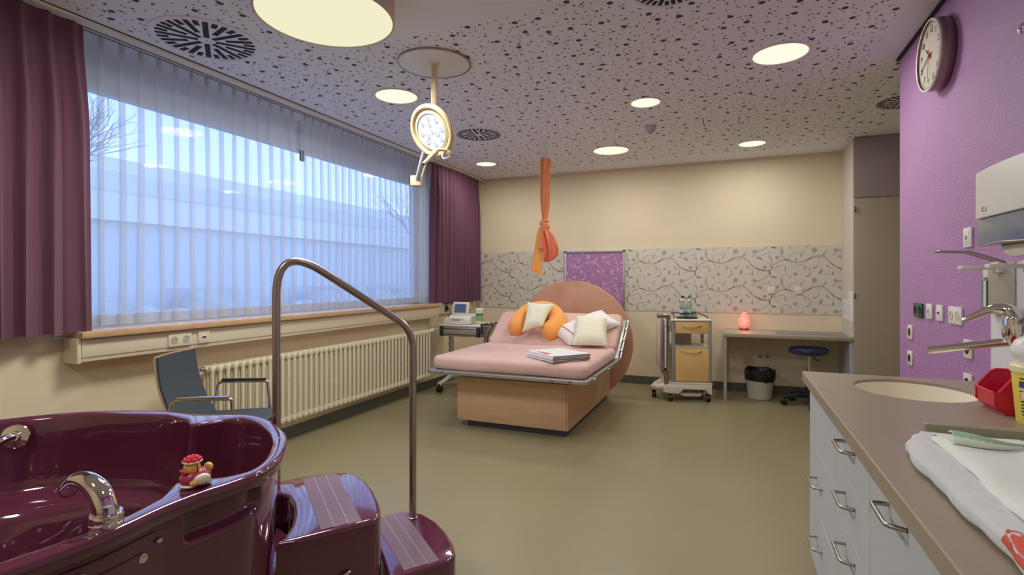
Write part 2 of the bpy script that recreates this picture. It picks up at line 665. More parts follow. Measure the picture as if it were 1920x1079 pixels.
# faint outlines of the access hatch in the ceiling
b = B()
for (x0, x1, y0, y1) in ((-0.228, -0.222, 4.88, 5.18), (0.066, 0.072, 4.98, 5.2)):
    b.box(x0, x1, y0, y1, ZC - 0.0015, ZC)
struct('trim_3', b, M_dark, 'thin joints of the access hatch in the ceiling', 'trim')

# --- window
win = bpy.data.objects.new('window_1', None)
COL.objects.link(win)
win.location = (XL - 0.22, OY0, OZ0)
win['kind'] = 'structure'
win['label'] = 'wide white framed window behind the sheer curtains'
win['category'] = 'window'
M_frame = mat('window_frame_white', srgb(214, 220, 230), 0.4)
b = B()
xw0, xw1 = XL - 0.26, XL - 0.19
b.box(xw0, xw1, OY0, OY1, OZ0 + 0.03, OZ0 + 0.10)
b.box(xw0, xw1, OY0, OY1, OZ1 - 0.06, OZ1)
b.box(xw0 - 0.02, xw1 + 0.02, OY0, OY1, OZ1, OZ1 + 0.09)
b.box(xw0 - 0.02, xw1 - 0.01, OY0, OY1, OZ1 + 0.09, ZC)
for y in (OY0, OY1 - 0.07):
    b.box(xw0, xw1, y, y + 0.07, OZ0 + 0.03, OZ1)
link_mesh('window_frame', b, M_frame, win, win.location, False)
b = B()
b.box(XL - 0.232, XL - 0.226, OY0 + 0.07, OY1 - 0.07, OZ0 + 0.10, OZ1 - 0.06)
link_mesh('window_pane', b, M_pane, win, win.location, False)
b = B()
b.box(XL - 0.192, XL - 0.165, 3.595, 3.635, 2.385, 2.48, r=0.004)
link_mesh('vent_handle', b, M_black, win, win.location, True)
b = B()
b.box(XL - 0.26, -3.215, 1.705, 5.52, 1.0, 1.036, r=0.004)
sill = struct('window_sill', b, M_stone, 'brown stone window sill under the sheers', 'sill', True)

# --- outside: facade across the street, ground, bare trees
M_fac = mat('facade_render', srgb(232, 230, 226), 0.8, var=0.03, vscale=0.6)
M_fac2 = mat('facade_parapet', srgb(246, 242, 234), 0.8)
M_facwin = mat('facade_window', srgb(214, 214, 214), 0.3)
M_ground = mat('pale_paving', srgb(190, 188, 184), 0.9, var=0.1, vscale=0.5)
M_bark = mat('haze_pale_bark', srgb(176, 172, 172), 0.9)  # bark paled so the trees fade as if in haze
M_bush = mat('evergreen_hedge', srgb(205, 206, 192), 0.9, var=0.15, vscale=6)
b = B(); b.box(-60, XL - 0.3, -40, 60, -0.4, -0.3)
struct('ground', b, M_ground, 'pale paving outside the window', 'ground')
T = Thing('office_building', 'low flat roofed building seen through the sheer curtains', 'building', (-16, 10, -0.3))
b = B(); b.box(-24, -14, -6, 44, -0.3, 2.75)
T.part('wall', b, M_fac, smooth=False)
b = B(); b.box(-24.2, -13.7, -6.2, 44.2, 2.75, 3.3)
T.part('roof_parapet', b, M_fac2, smooth=False)
for k in range(7):
    y = 5.2 + 4.2 * k
    b = B(); b.box(-14.02, -13.97, y, y + 2.2, 0.0, 1.1)
    T.part('window', b, M_facwin, smooth=False)
T = Thing('apartment_building', 'taller pale block behind the low building outside', 'building', (-38, 36, -0.3))
b = B(); b.box(-46, -34, 14, 56, -0.3, 8.6)
T.part('wall', b, M_fac2, smooth=False)
for fl in range(3):
    b = B(); b.box(-34.0, -33.9, 15, 55, 1.6 + 2.5 * fl, 2.8 + 2.5 * fl)
    T.part('window_band', b, M_fac, smooth=False)

def bare_tree(loc, h, seed, label):
    rnd = random.Random(seed)
    T = Thing('bare_tree', label, 'tree', loc, 'bare trees outside the window')
    def grow(b, p, d, L, r, dep):
        q = p + d * L
        mid = p + d * L * 0.5 + V((rnd.uniform(-1, 1), rnd.uniform(-1, 1), 0)) * L * 0.06
        b.tube([p, mid, q], [r, r * 0.85, r * 0.65], 6 if dep < 3 else 4)
        if dep >= 5:
            return
        for k in range(3 if dep < 3 else 2):
            nd = (d + V((rnd.uniform(-1, 1), rnd.uniform(-1, 1), rnd.uniform(-0.25, 0.6))) * 0.75).normalized()
            grow(b, p + d * L * rnd.uniform(0.7, 1.0), nd, L * rnd.uniform(0.62, 0.8), r * 0.6, dep + 1)
    base = V(loc)
    b = B(); b.tube([base, base + V((0.04, 0.03, h * 0.3))], [0.09, 0.07], 8)
    T.part('trunk', b, M_bark)
    b = B()
    for k in range(4):
        d = V((rnd.uniform(-0.5, 0.5), rnd.uniform(-0.5, 0.5), 1)).normalized()
        grow(b, base + V((0.04, 0.03, h * 0.29)), d, h * 0.2, 0.045, 0)
    T.part('branches', b, M_bark)
bare_tree((-11.0, 4.6, -0.3), 6.6, 3, 'bare tree outside nearest the left purple curtain')
bare_tree((-12.0, 18.5, -0.3), 7.0, 19, 'bare tree outside nearest the right purple curtain')
rnd = random.Random(5)
b = B()
for k in range(26):
    b.ball((-13.0 + rnd.uniform(-0.3, 0.3), 4 + k * 1.0, 0.15 + rnd.uniform(-0.2, 0.2)), (0.6, 0.75, 0.7 + rnd.uniform(-0.1, 0.15)), 8, 12)
solo('clipped_hedge', 'clipped evergreen hedge in front of the low building outside', 'hedge', b, M_bush, (-13, 16, -0.3))

# ------------------------------------------------------------------ curtains
b = B()
b.box(-3.345, -3.225, YF, YB - 0.02, ZC - 0.022, ZC)
b.mi = 1
b.box(-3.30, -3.292, YF, YB - 0.02, ZC - 0.024, ZC - 0.02)
b.box(-3.338, -3.330, YF, YB - 0.02, ZC - 0.024, ZC - 0.02)
b.box(-3.228, -3.2235, YF, YB - 0.02, ZC - 0.006, ZC - 0.0005)
solo('curtain_rail', 'white double curtain track fixed to the ceiling along the window', 'curtain rail', b, [M_white, M_dark], (-3.28, 2.5, ZC), smooth=False)

def sheer(y0, y1, n, label, seed, xb=-3.338):
    rnd = random.Random(seed)
    sp = (y1 - y0) / n
    ph = [(rnd.uniform(0, 6.28), rnd.uniform(0, 6.28), rnd.uniform(0.7, 1.3)) for _ in range(n)]
    jit = [rnd.uniform(-0.12, 0.12) * sp for _ in range(n)]
    rows = []
    zb, ztop = 1.056, ZC - 0.026
    NR = 26
    for k in range(NR + 1):
        f = k / NR                      # 0 top, 1 bottom
        z = ztop + (zb - ztop) * f
        w0 = 0.0165 + 0.0075 * sstep(0.0, 0.25, f)
        row = [(xb, y0, z)]
        for i in range(n):
            yc = y0 + sp * (i + 0.5) + jit[i] * f + 0.010 * f * math.sin(ph[i][0] + 3.2 * f) * ph[i][2]
            w = w0 * (1 + 0.22 * f * math.sin(ph[i][1] + 2.0 * f))
            if sp < 0.1:
                w *= 0.75
            d = 0.010 + 0.016 * sstep(0.02, 0.4, f)
            row += [(xb - 0.004 * f, yc - w * 1.15, z), (xb - d * 0.4, yc + w * 0.6, z), (xb - d * 0.2, yc + w, z),
                    (xb + d * 0.3, yc + w * 0.75, z), (xb + d * 0.25, yc - w * 0.7, z), (xb + d * 0.5, yc - w, z),
                    (xb + d, yc - w * 0.75, z), (xb + d, yc + w * 0.8, z), (xb + d * 0.35, yc + w * 1.25, z)]
        row.append((xb, y1, z))
        rows.append(row)
    b = B()
    b.grid(rows)
    # double cloth at the bottom hem and at the heading
    b.grid([[(p[0] - 0.0015, p[1], p[2]) for p in rows[-1]], [(p[0] - 0.0015, p[1], p[2] + 0.062) for p in rows[-1]]])
    b.grid([[(p[0] - 0.0015, p[1], p[2]) for p in rows[0]], [(p[0] - 0.0015, p[1], p[2] - 0.055) for p in rows[0]]])
    return solo('sheer_curtain', label, 'sheer curtain', b, M_sheer, (xb, (y0 + y1) / 2, zb))
sheer(1.70, 3.335, 15, 'white sheer curtain beside the left purple curtain, long pinch pleats', 3)
sheer(3.375, 5.42, 22, 'white sheer curtain with close pleats beside the right purple curtain', 8)

def drape(y0, y1, n, zb, zt, label, seed, xb=-3.262, amp=0.03):
    rnd = random.Random(seed)
    ph = [rnd.uniform(0.75, 1.25) for _ in range(n + 2)]
    sh = [rnd.uniform(-0.14, 0.14) for _ in range(n + 2)]
    rows = []
    NR, NP = 22, n * 14
    for k in range(NR + 1):
        f = k / NR
        z = zt + (zb - zt) * f
        row = []
        flare = 0.032 * sstep(0.0, 0.35, f) + 0.012 * f
        for j in range(NP + 1):
            t = j / NP * n
            i = int(min(t, n - 1e-6))
            u = t - i
            uu = u + sh[i] * f * math.sin(PI * u)
            a = amp * ph[i] * (0.45 + 0.55 * sstep(0.0, 0.3, f))
            # pinch pleat: a narrow ridge near the top that opens into a rounded fold
            sharp = 3.2 - 2.1 * sstep(0.0, 0.45, f)
            s = (0.5 - 0.5 * math.cos(2 * PI * uu))
            x = a * (2 * s ** sharp - 0.7) + 0.006 * f * math.sin(4 * PI * uu + ph[i] * 9)
            y = y0 + (y1 - y0) * (j / NP)
            yc = y1 if seed == 1 else y0
            y += flare * ((j / NP) if seed == 1 else -(1 - j / NP) * 0.3 + (j / NP) * 0.9)
            y += 0.012 * math.sin(2 * PI * uu) * f
            row.append((xb + x, y, z + (0.006 * math.sin(2 * PI * uu) if k == NR else 0)))
        rows.append(row)
    b = B()
    b.grid(rows)
    # a folded hem along the bottom
    hem = [[(p[0] + 0.003, p[1], p[2]) for p in rows[-1]], [(p[0] + 0.003, p[1], p[2] + 0.09) for p in rows[-1]]]
    return solo('purple_curtain', label, 'curtain', b, M_curtain, (xb, (y0 + y1) / 2, zb))
drape(0.72, 1.735, 9, 1.03, ZC - 0.03, 'long purple curtain at the near end of the window, above the bath', 1, amp=0.021)
drape(5.335, 6.60, 13, 1.028, ZC - 0.03, 'long purple curtain at the far end of the window, beside the floral panel', 2, amp=0.026)

# ------------------------------------------------------------------ cable trunking, sockets on it, radiator
T = Thing('cable_trunking', 'cream cable trunking on the wall under the window sill', 'cable trunking', (-3.31, 3.58, 0.87))
b = B()
b.box(XL + 0.002, -3.255, 1.70, 5.50, 0.868, 0.998, r=0.004)
T.part('body', b, M_cream_sock)
b = B()
b.box(-3.256, -3.2495, 1.72, 5.49, 0.893, 0.990, r=0.002)
T.part('cover', b, M_cream_sock)
b = B()
b.box(XL + 0.002, -3.245, 1.695, 1.715, 0.862, 1.0, r=0.003)
T.part('end_cap', b, M_cream_sock)
T = Thing('cable_trunking', 'thin cream trunking on the wall behind the monitor cart', 'cable trunking', (-3.36, 5.9, 0.88))
b = B()
b.box(XL + 0.002, -3.335, 5.50, 6.55, 0.885, 1.02, r=0.003)
T.part('body', b, M_cream_sock)
b = B()
b.box(-3.336, -3.330, 5.62, 6.5, 0.90, 1.005, r=0.002)
T.part('cover', b, M_cream_sock)

def outlet(M, name, label, cat, mats, kind='schuko', w=0.081, h=0.081, group=None):
    """Wall plate in local frame: x right, y up, z out of the wall; origin at the plate centre."""
    o = M @ V((0, 0, 0))
    T = Thing(name, label, cat, o, group)
    pm, rm = mats
    b = B(M)
    n = 2 if kind in ('double', 'triple_green') else 1
    b.box(-w / 2, w / 2, -h / 2, h / 2, 0, 0.010, r=0.003)
    T.part('cover_plate', b, pm)
    cx = [0.0] if n == 1 else [-w / 4 if w > 0.1 else -0.0355, w / 4 if w > 0.1 else 0.0355]
    for c in cx:
        b = B(M)
        if kind in ('schuko', 'double', 'triple_green'):
            Mx = Matrix.Translation((c, 0, 0.010))
            b.lathe([(0.0235, 0.0005), (0.0225, 0.0022), (0.0195, 0.0022), (0.0185, -0.004), (0.0, -0.004)], n=24, M=Mx)
            T.part('socket_insert', b, rm)
            b = B(M)
            for dx in (-0.0095, 0.0095):
                b.cyl((c + dx, 0, 0.0062), (c + dx, 0, 0.0068), 0.003, n=10)
            T.part('contact_hole', b, M_dark)
        elif kind == 'data':
            b.box(c - 0.017, c + 0.017, -0.008, 0.012, 0.0095, 0.0125, r=0.001)
            b.mi = 1
            b.box(c - 0.013, c + 0.013, -0.006, 0.004, 0.0122, 0.0130)
            T.part('data_port', b, [pm, M_dark])
        elif kind == 'ports':
            b.box(c - 0.026, c + 0.026, -0.030, 0.030, 0.0095, 0.0118, r=0.001)
            T.part('port_panel', b, pm)
            b = B(M)
            for dx, dy in ((-0.007, 0), (0.007, 0)):
                b.box(c + dx - 0.003, c + dx + 0.003, dy - 0.009, dy + 0.009, 0.0115, 0.0124)
            b.box(c - 0.0025, c + 0.0025, 0.014, 0.018, 0.0115, 0.0124)
            b.box(c - 0.0025, c + 0.0025, -0.020, -0.016, 0.0115, 0.0124)
            T.part('port', b, M_dark)
    return T

FL = lambda x, y, z: frame((x, y, z), (0, 1, 0), z=(1, 0, 0), y=(0, 0, 1)) @ Matrix.Rotation(0, 4, 'Z')
FR = lambda x, y, z: frame((x, y, z), (0, -1, 0), (0, 0, 1), (-1, 0, 0))
FB = lambda x, y, z: frame((x, y, z), (1, 0, 0), (0, 0, 1), (0, -1, 0))
xt = -3.2495
outlet(FL(xt, 2.265, 0.936), 'power_socket', 'cream double power socket on the trunking under the window', 'socket', (M_cream_sock, M_sockhole), 'double', 0.152, 0.081)
outlet(FL(xt, 2.428, 0.938), 'data_socket', 'cream data socket on the trunking, beside the double power socket', 'socket', (M_cream_sock, M_cream_sock), 'data')
outlet(FL(-3.33, 5.80, 0.955), 'power_socket', 'green socket in the trunking behind the monitor cart', 'socket', (M_greensock, M_dark), 'schuko')
outlet(FL(-3.33, 5.955, 0.955), 'data_socket', 'cream data socket half hidden behind the monitor screen', 'socket', (M_cream_sock, M_cream_sock), 'data')

T = Thing('column_radiator', 'long cream tubular radiator under the window', 'radiator', (-3.29, 3.87, 0.18))
sec = None
NSEC, ySEC0, dSEC = 47, 2.50, 0.0605
for k in range(NSEC):
    y = ySEC0 + k * dSEC
    if sec is None:
        b = B()
        for dx in (-0.033, 0.0, 0.033):
            b.tube([(-3.29 + dx, y, 0.215), (-3.29 + dx, y, 0.70)], 0.0128, 10)
        for z in (0.205, 0.708):
            b.box(-3.337, -3.243, y - 0.0195, y + 0.0195, z - 0.026, z + 0.022, r=0.014, seg=2)
        for z in (0.205, 0.708):
            b.cyl((-3.29, y - dSEC / 2, z), (-3.29, y + dSEC / 2, z), 0.017, n=12)
        sec = T.part('radiator_section', b, M_rad)
    else:
        c = sec.copy()
        COL.objects.link(c)
        c.location = sec.location + V((0, y - ySEC0, 0))
yend = ySEC0 + (NSEC - 0.5) * dSEC
b = B()
b.cyl((-3.29, yend, 0.708), (-3.29, yend + 0.03, 0.708), 0.011, n=12)
b.lathe([(0.0, 0.0), (0.022, 0.0), (0.026, 0.02), (0.026, 0.07), (0.021, 0.085), (0, 0.085)], n=18, M=frame((-3.29, yend + 0.03, 0.708), (1, 0, 0), (0, 0, -1), (0, 1, 0)))
T.part('thermostat_valve', b, M_white)
b = B()
b.cyl((-3.29, ySEC0 - dSEC / 2 - 0.035, 0.712), (-3.29, ySEC0 - dSEC / 2, 0.712), 0.014, n=12)
b.cyl((-3.29, ySEC0 - dSEC / 2 - 0.06, 0.712), (-3.29, ySEC0 - dSEC / 2 - 0.03, 0.712), 0.008, n=10)
T.part('vent_plug', b, M_steel)
for y in (ySEC0 + 4 * dSEC + 0.03, ySEC0 + 23 * dSEC + 0.03, ySEC0 + 42 * dSEC + 0.03):
    for z0 in (0.62, 0.24):
        b = B()
        b.box(XL, -3.30, y - 0.012, y + 0.012, z0, z0 + 0.04)
        T.part('wall_bracket', b, M_rad)
b = B()
b.tube(fillet([(-3.29, yend + 0.115, 0.715), (-3.30, 5.62, 0.72), (-3.352, 5.75, 0.74), (-3.352, 6.55, 0.80)], 0.05), 0.008, 10)
T.part('feed_pipe', b, M_rad)

# ------------------------------------------------------------------ floral wall panels
def vine_tile():
    """One repeat of the tendril print, traced as strokes, leaves and flowers (unit: tile width .816 by .34 m)."""
    s = 0.816 / 938.0
    strokes = [  # (points in sketch px, widths)
        ([(238, 440), (270, 390), (340, 338), (410, 324), (470, 340), (530, 356), (590, 356), (650, 335), (720, 296), (785, 278), (840, 288), (890, 325), (930, 370), (980, 420), (1050, 452), (1110, 462), (1165, 460)], 5.5, 9, 6),
        ([(232, 455), (195, 470), (140, 466), (80, 440), (40, 400)], 3, 5, 2),
        ([(226, 455), (226, 500), (246, 540), (300, 560)], 5, 8, 3),
        ([(226, 480), (205, 530), (150, 572), (100, 592), (50, 596)], 6, 5, 3),
        ([(100, 592), (60, 625), (10, 655)], 4, 4, 3),
        ([(240, 440), (243, 380), (244, 300), (215, 255), (165, 244), (115, 270), (100, 310)], 6, 4, 2),
        ([(240, 450), (290, 420), (350, 402), (395, 412), (415, 450), (402, 475)], 4, 5, 12),
        ([(226, 420), (222, 380), (190, 350), (150, 346)], 3, 3, 1.5),
        ([(430, 328), (385, 295), (360, 250), (350, 205), (365, 165)], 5, 5, 2),
        ([(470, 340), (450, 290), (475, 250), (530, 232), (590, 236), (610, 240)], 2, 3, 3),
        ([(545, 350), (530, 325), (525, 300)], 4, 10, 14),
        ([(650, 335), (700, 300), (722, 250), (735, 225)], 3, 3, 3),
        ([(720, 300), (770, 320), (790, 365), (775, 410), (740, 440)], 2, 3, 5),
        ([(930, 370), (950, 420), (955, 480), (950, 520)], 3, 3, 2),
        ([(500, 440), (530, 405), (590, 394), (640, 410), (685, 450), (695, 505), (665, 540), (640, 540)], 2, 5, 11),
        ([(950, 500), (900, 518), (840, 512), (800, 505)], 2, 3, 3),
        ([(405, 700), (370, 620), (360, 565), (390, 530), (440, 525), (470, 548), (455, 578)], 2, 3, 7),
        ([(410, 325), (460, 350), (485, 400), (480, 450)], 2, 3, 1),
        ([(330, 420), (290, 450), (310, 485), (350, 490)], 1.5, 2, 1),
        ([(70, 520), (80, 485), (105, 478), (118, 492)], 2, 3, 4),
        ([(820, 440), (808, 480), (785, 520)], 2, 10, 3),
        ([(990, 300), (1010, 290), (1060, 300), (1080, 300)], 2, 9, 2),
        ([(470, 250), (440, 300), (480, 360)], 1, 2, 1),
    ]
    leaves = [  # (x0,y0)->(x1,y1), half width
        (825, 280, 875, 205, 15), (790, 285, 820, 330, 9), (872, 388, 930, 440, 15), (215, 245, 218, 195, 9), (245, 300, 185, 288, 9),
        (365, 250, 378, 180, 10), (605, 240, 618, 195, 8), (605, 240, 585, 300, 12), (246, 540, 325, 556, 8), (630, 405, 645, 470, 12),
        (716, 415, 768, 432, 9), (948, 480, 956, 540, 9), (100, 300, 150, 326, 9), (100, 300, 80, 320, 7), (805, 505, 832, 445, 10),
        (246, 545, 270, 578, 8), (1000, 285, 1040, 255, 6), (935, 272, 985, 262, 6)]
    flowers = [(742, 200, 38), (312, 292, 30), (163, 420, 32), (527, 512, 28), (38, 600, 28)]
    V_, F_ = [], []
    O = (228.0, 450.0)
    def toM(p):
        return ((p[0] - O[0]) * s, -(p[1] - O[1]) * s)
    for pts, w0, w1, w2 in strokes:
        q = catmull([(p[0], p[1], 0) for p in pts], 6)
        n = len(q)
        st = len(V_)
        for i in range(n):
            t = (q[min(i + 1, n - 1)] - q[max(i - 1, 0)])
            t = t.normalized() if t.length else V((1, 0, 0))
            f = i / (n - 1)
            w = (w0 + (w1 - w0) * f * 2) if f < 0.5 else (w1 + (w2 - w1) * (f - 0.5) * 2)
            w *= 1.05
            if i == 0 or i == n - 1:
                w *= 0.5
            nx, ny = -t.y * w, t.x * w
            V_.append(toM((q[i].x + nx, q[i].y + ny)))
            V_.append(toM((q[i].x - nx, q[i].y - ny)))
        for i in range(n - 1):
            F_.append((st + 2 * i, st + 2 * i + 1, st + 2 * i + 3, st + 2 * i + 2))
    for x0, y0, x1, y1, hw in leaves:
        st = len(V_)
        d = V((x1 - x0, y1 - y0, 0))
        nrm = V((-d.y, d.x, 0)).normalized()
        N = 7
        for i in range(N):
            f = i / (N - 1)
            w = hw * (math.sin(PI * f ** 0.75) * 0.9)
            bend = nrm * (hw * 0.7 * math.sin(PI * f))
            p = V((x0, y0, 0)) + d * f + bend
            V_.append(toM(p + nrm * w * 0.85))
            V_.append(toM(p - nrm * w * 1.2))
        for i in range(N - 1):
            F_.append((st + 2 * i, st + 2 * i + 1, st + 2 * i + 3, st + 2 * i + 2))
    for x, y, r in flowers:
        for k in range(5):
            a = -PI / 2 + k * 2 * PI / 5 + 0.3
            cx, cy = x + r * 0.55 * math.cos(a), y + r * 0.55 * math.sin(a)
            st = len(V_)
            for i in range(10):
                t = 2 * PI * i / 10
                V_.append(toM((cx + r * 0.38 * math.cos(t), cy + r * 0.38 * math.sin(t))))
            F_.append(tuple(range(st, st + 10)))
        st = len(V_)
        for i in range(10):
            t = 2 * PI * i / 10
            V_.append(toM((x + r * 0.24 * math.cos(t), y + r * 0.24 * math.sin(t))))
        F_.append(tuple(range(st, st + 10)))
    return V_, F_

def vine_print(b, x0, x1, z0, z1, y, ox, oz, mi):
    tv, tf = vine_tile()
    W, Hh = 0.816, 0.340
    tmp = bmesh.new()
    for i in range(int(math.floor((x0 - ox) / W)) - 1, int(math.ceil((x1 - ox) / W)) + 1):
        for j in range(int(math.floor((z0 - oz) / Hh)) - 2, int(math.ceil((z1 - oz) / Hh)) + 2):
            vv = [tmp.verts.new((ox + i * W + p[0], y, oz + j * Hh + p[1])) for p in tv]
            for k, f in enumerate(tf):
                try:
                    tmp.faces.new([vv[q] for q in f])
                except ValueError:
                    pass
    for co, no in (((x0, 0, 0), (-1, 0, 0)), ((x1, 0, 0), (1, 0, 0)), ((0, 0, z0), (0, 0, -1)), ((0, 0, z1), (0, 0, 1))):
        g = tmp.verts[:] + tmp.edges[:] + tmp.faces[:]
        bmesh.ops.bisect_plane(tmp, geom=g, plane_co=co, plane_no=no, clear_outer=True)
    tmp.verts.index_update()
    b.add([v.co.copy() for v in tmp.verts], [tuple(v.index for v in f.verts) for f in tmp.faces], mi=mi)
    tmp.free()

b = B()
b.box(XL, 1.130, YB - 0.006, YB, 0.925, 1.708)
vine_print(b, XL + 0.01, 1.128, 0.93, 1.705, YB - 0.0068, -0.395, 1.436, 1)
solo('floral_wall_panel', 'long grey beige wall panel printed with curling vines, on the back wall', 'wall panel', b, [M_wp, M_wpv], (-1.1, YB, 0.925), smooth=False)
T = Thing('framed_floral_panel', 'violet panel with pale vines in an aluminium frame behind the headboard', 'wall panel', (-1.645, YB - 0.01, 0.72))
b = B()
b.box(-2.025, -1.265, YB - 0.022, YB - 0.007, 0.74, 1.675)
vine_print(b, -2.02, -1.27, 0.76, 1.67, YB - 0.0228, -2.17, 1.40, 1)
T.part('panel', b, [M_pp, M_ppv], smooth=False)
b = B()
for (x0, x1, z0, z1) in ((-2.045, -2.02, 0.72, 1.697), (-1.27, -1.245, 0.72, 1.697), (-2.045, -1.245, 1.672, 1.697), (-2.045, -1.245, 0.72, 0.745)):
    b.box(x0, x1, YB - 0.034, YB - 0.007, z0, z1, r=0.002)
T.part('frame', b, M_alu)

outlet(FB(0.435, YB - 0.006, 1.197), 'blank_wall_plate', 'square beige blank plate on the floral panel, nearer the salt lamp', 'wall plate', (M_offwhite, M_offwhite), 'blank')
outlet(FB(0.710, YB - 0.006, 1.197), 'blank_wall_plate', 'square beige blank plate on the floral panel, nearest the tall cabinet', 'wall plate', (M_offwhite, M_offwhite), 'blank')
outlet(FB(0.357, YB, 0.425), 'power_socket', 'double power socket on the wall under the desk', 'socket', (M_offwhite, M_sockhole), 'double', 0.152, 0.081)

# ================================================================== CEILING FIXTURES
def lamp_light(parent, loc_local, radius, power, name='lamp_glow'):
    ld = bpy.data.lights.new(name, 'AREA')
    ld.shape = 'DISK'
    ld.size = radius * 2
    ld.energy = power * LAMP_POWER
    ld.color = LAMP_COL
    lo = bpy.data.objects.new(name, ld)
    COL.objects.link(lo)
    lo.parent = parent
    lo.location = loc_local
    return lo

T = Thing('drum_ceiling_lamp', 'large round drum lamp on the ceiling, the biggest lamp, lit cream', 'ceiling lamp', (-1.89, 2.08, ZC))
b = B()
b.lathe([(0.338, -0.098), (0.340, -0.095), (0.340, 0.0), (0.330, 0.0), (0.330, -0.098), (0.338, -0.098)], (-1.89, 2.08, ZC), 72, cap=False)
T.part('drum_shade', b, mat('drum_fabric', srgb(206, 182, 170), 0.7))
b = B()
b.lathe([(0.3295, -0.094), (0.0, -0.094)], (-1.89, 2.08, ZC), 72, cap=False)
T.part('diffuser', b, M_drum)
lamp_light(T.o, (0, 0, -0.105), 0.32, 36)

DL = [  # x, y, radius, power, label
    (-2.384, 3.389, 0.170, 11, 'round lit downlight between the mount of the exam lamp and the sheer curtain'),
    (-2.765, 5.794, 0.132, 9, 'small round lit downlight above the purple curtain at the back corner'),
    (-1.213, 5.719, 0.200, 12, 'wide round lit downlight right of the hanging orange cloth'),
    (-0.630, 4.277, 0.125, 9, 'small round lit downlight in front of the motion sensor'),
    (0.287, 3.681, 0.170, 12, 'large round lit downlight nearest the wall clock'),
    (0.205, 5.995, 0.140, 9, 'small round lit downlight above the desk'),
]
DL += [(-1.75, -0.35, 0.170, 18, 'added unseen downlight behind the viewer, brightening the foreground by the bath'),
       (0.15, 0.55, 0.170, 5, 'added unseen downlight above the viewer and the worktop')]  # two unseen downlights added to light the foreground
M_rimw = mat('lamp_rim_white', srgb(236, 232, 224), 0.4)
for (x, y, r, pw, lab) in DL:
    T = Thing('round_downlight', lab, 'downlight', (x, y, ZC), 'round ceiling downlights')
    b = B()
    b.lathe([(r + 0.004, 0.0), (r + 0.004, -0.006), (r - 0.004, -0.009), (r - 0.012, -0.006), (r - 0.012, 0.0)], (x, y, ZC), 48, cap=False)
    T.part('rim', b, M_rimw)
    b = B()
    b.lathe([(r - 0.011, -0.004), (0.0, -0.004)], (x, y, ZC), 48, cap=False)
    T.part('diffuser', b, M_diff)
    lamp_light(T.o, (0, 0, -0.014), r, pw)

def swirl_vent(x, y, R, lab, rot=0.0):
    T = Thing('swirl_air_vent', lab, 'air vent', (x, y, ZC), 'round swirl vents in the ceiling')
    Ri = R * 0.915
    b = B()
    b.lathe([(R + 0.004, 0.0), (R + 0.004, -0.003), (R - 0.004, -0.008), (Ri + 0.004, -0.008), (Ri + 0.001, -0.004)], (x, y, ZC), 64, cap=False)
    T.part('rim', b, M_ceil)
    b = B()
    b.lathe([(Ri + 0.002, -0.0035), (0.0, -0.0035)], (x, y, ZC), 64, cap=False)
    T.part('face_plate', b, M_ceil)
    # slots of three lengths radiating from the centre
    n = 32
    for k in range(n):
        a = rot + 2 * PI * k / n
        if k % 4 == 0:
            r0 = Ri * 0.17
        elif k % 4 == 2:
            r0 = Ri * 0.40
        else:
            r0 = Ri * 0.74
        r1 = Ri * 0.965
        w = Ri * 0.056
        ca, sa = math.cos(a), math.sin(a)
        b = B()
        P = [(r0, -w), (r1, -w), (r1, w), (r0, w)]
        P = [(x + p[0] * ca - p[1] * sa, y + p[0] * sa + p[1] * ca) for p in P]
        b.prism(P, ZC - 0.0042, ZC - 0.0030)
        T.part('slot', b, M_dark, smooth=False)
    b = B()
    b.cyl((x, y, ZC - 0.0055), (x, y, ZC - 0.003), 0.006, n=12)
    T.part('screw', b, M_steel)
swirl_vent(-2.866, 2.165, 0.292, 'round swirl vent between the near purple curtain and the drum lamp', 0.1)
swirl_vent(-2.274, 4.600, 0.245, 'round swirl vent right behind the exam lamp head', 0.2)
swirl_vent(-0.27, 2.62, 0.205, 'round swirl vent cut by the top edge of the picture', 0.0)
swirl_vent(1.285, 5.03, 0.225, 'round swirl vent half hidden by the violet wall edge', 0.05)

T = Thing('motion_sensor', 'small grey motion sensor on the ceiling in front of the hanging orange cloth', 'motion sensor', (-0.684, 4.96, ZC))
b = B()
b.lathe([(0.058, 0.0), (0.056, -0.012), (0.047, -0.035), (0.041, -0.038), (0.0, -0.038)], (-0.684, 4.96, ZC), 32)
T.part('housing', b, mat('sensor_housing', srgb(186, 182, 182), 0.4))
b = B()
b.lathe([(0.040, -0.038), (0.034, -0.052), (0.018, -0.068), (0.006, -0.074), (0.0, -0.075)], (-0.684, 4.96, ZC), 12)
T.part('lens', b, mat('sensor_lens', srgb(150, 152, 160), 0.35), smooth=False)
T.o['label'] = 'small cone shaped motion sensor on the ceiling between two downlights'

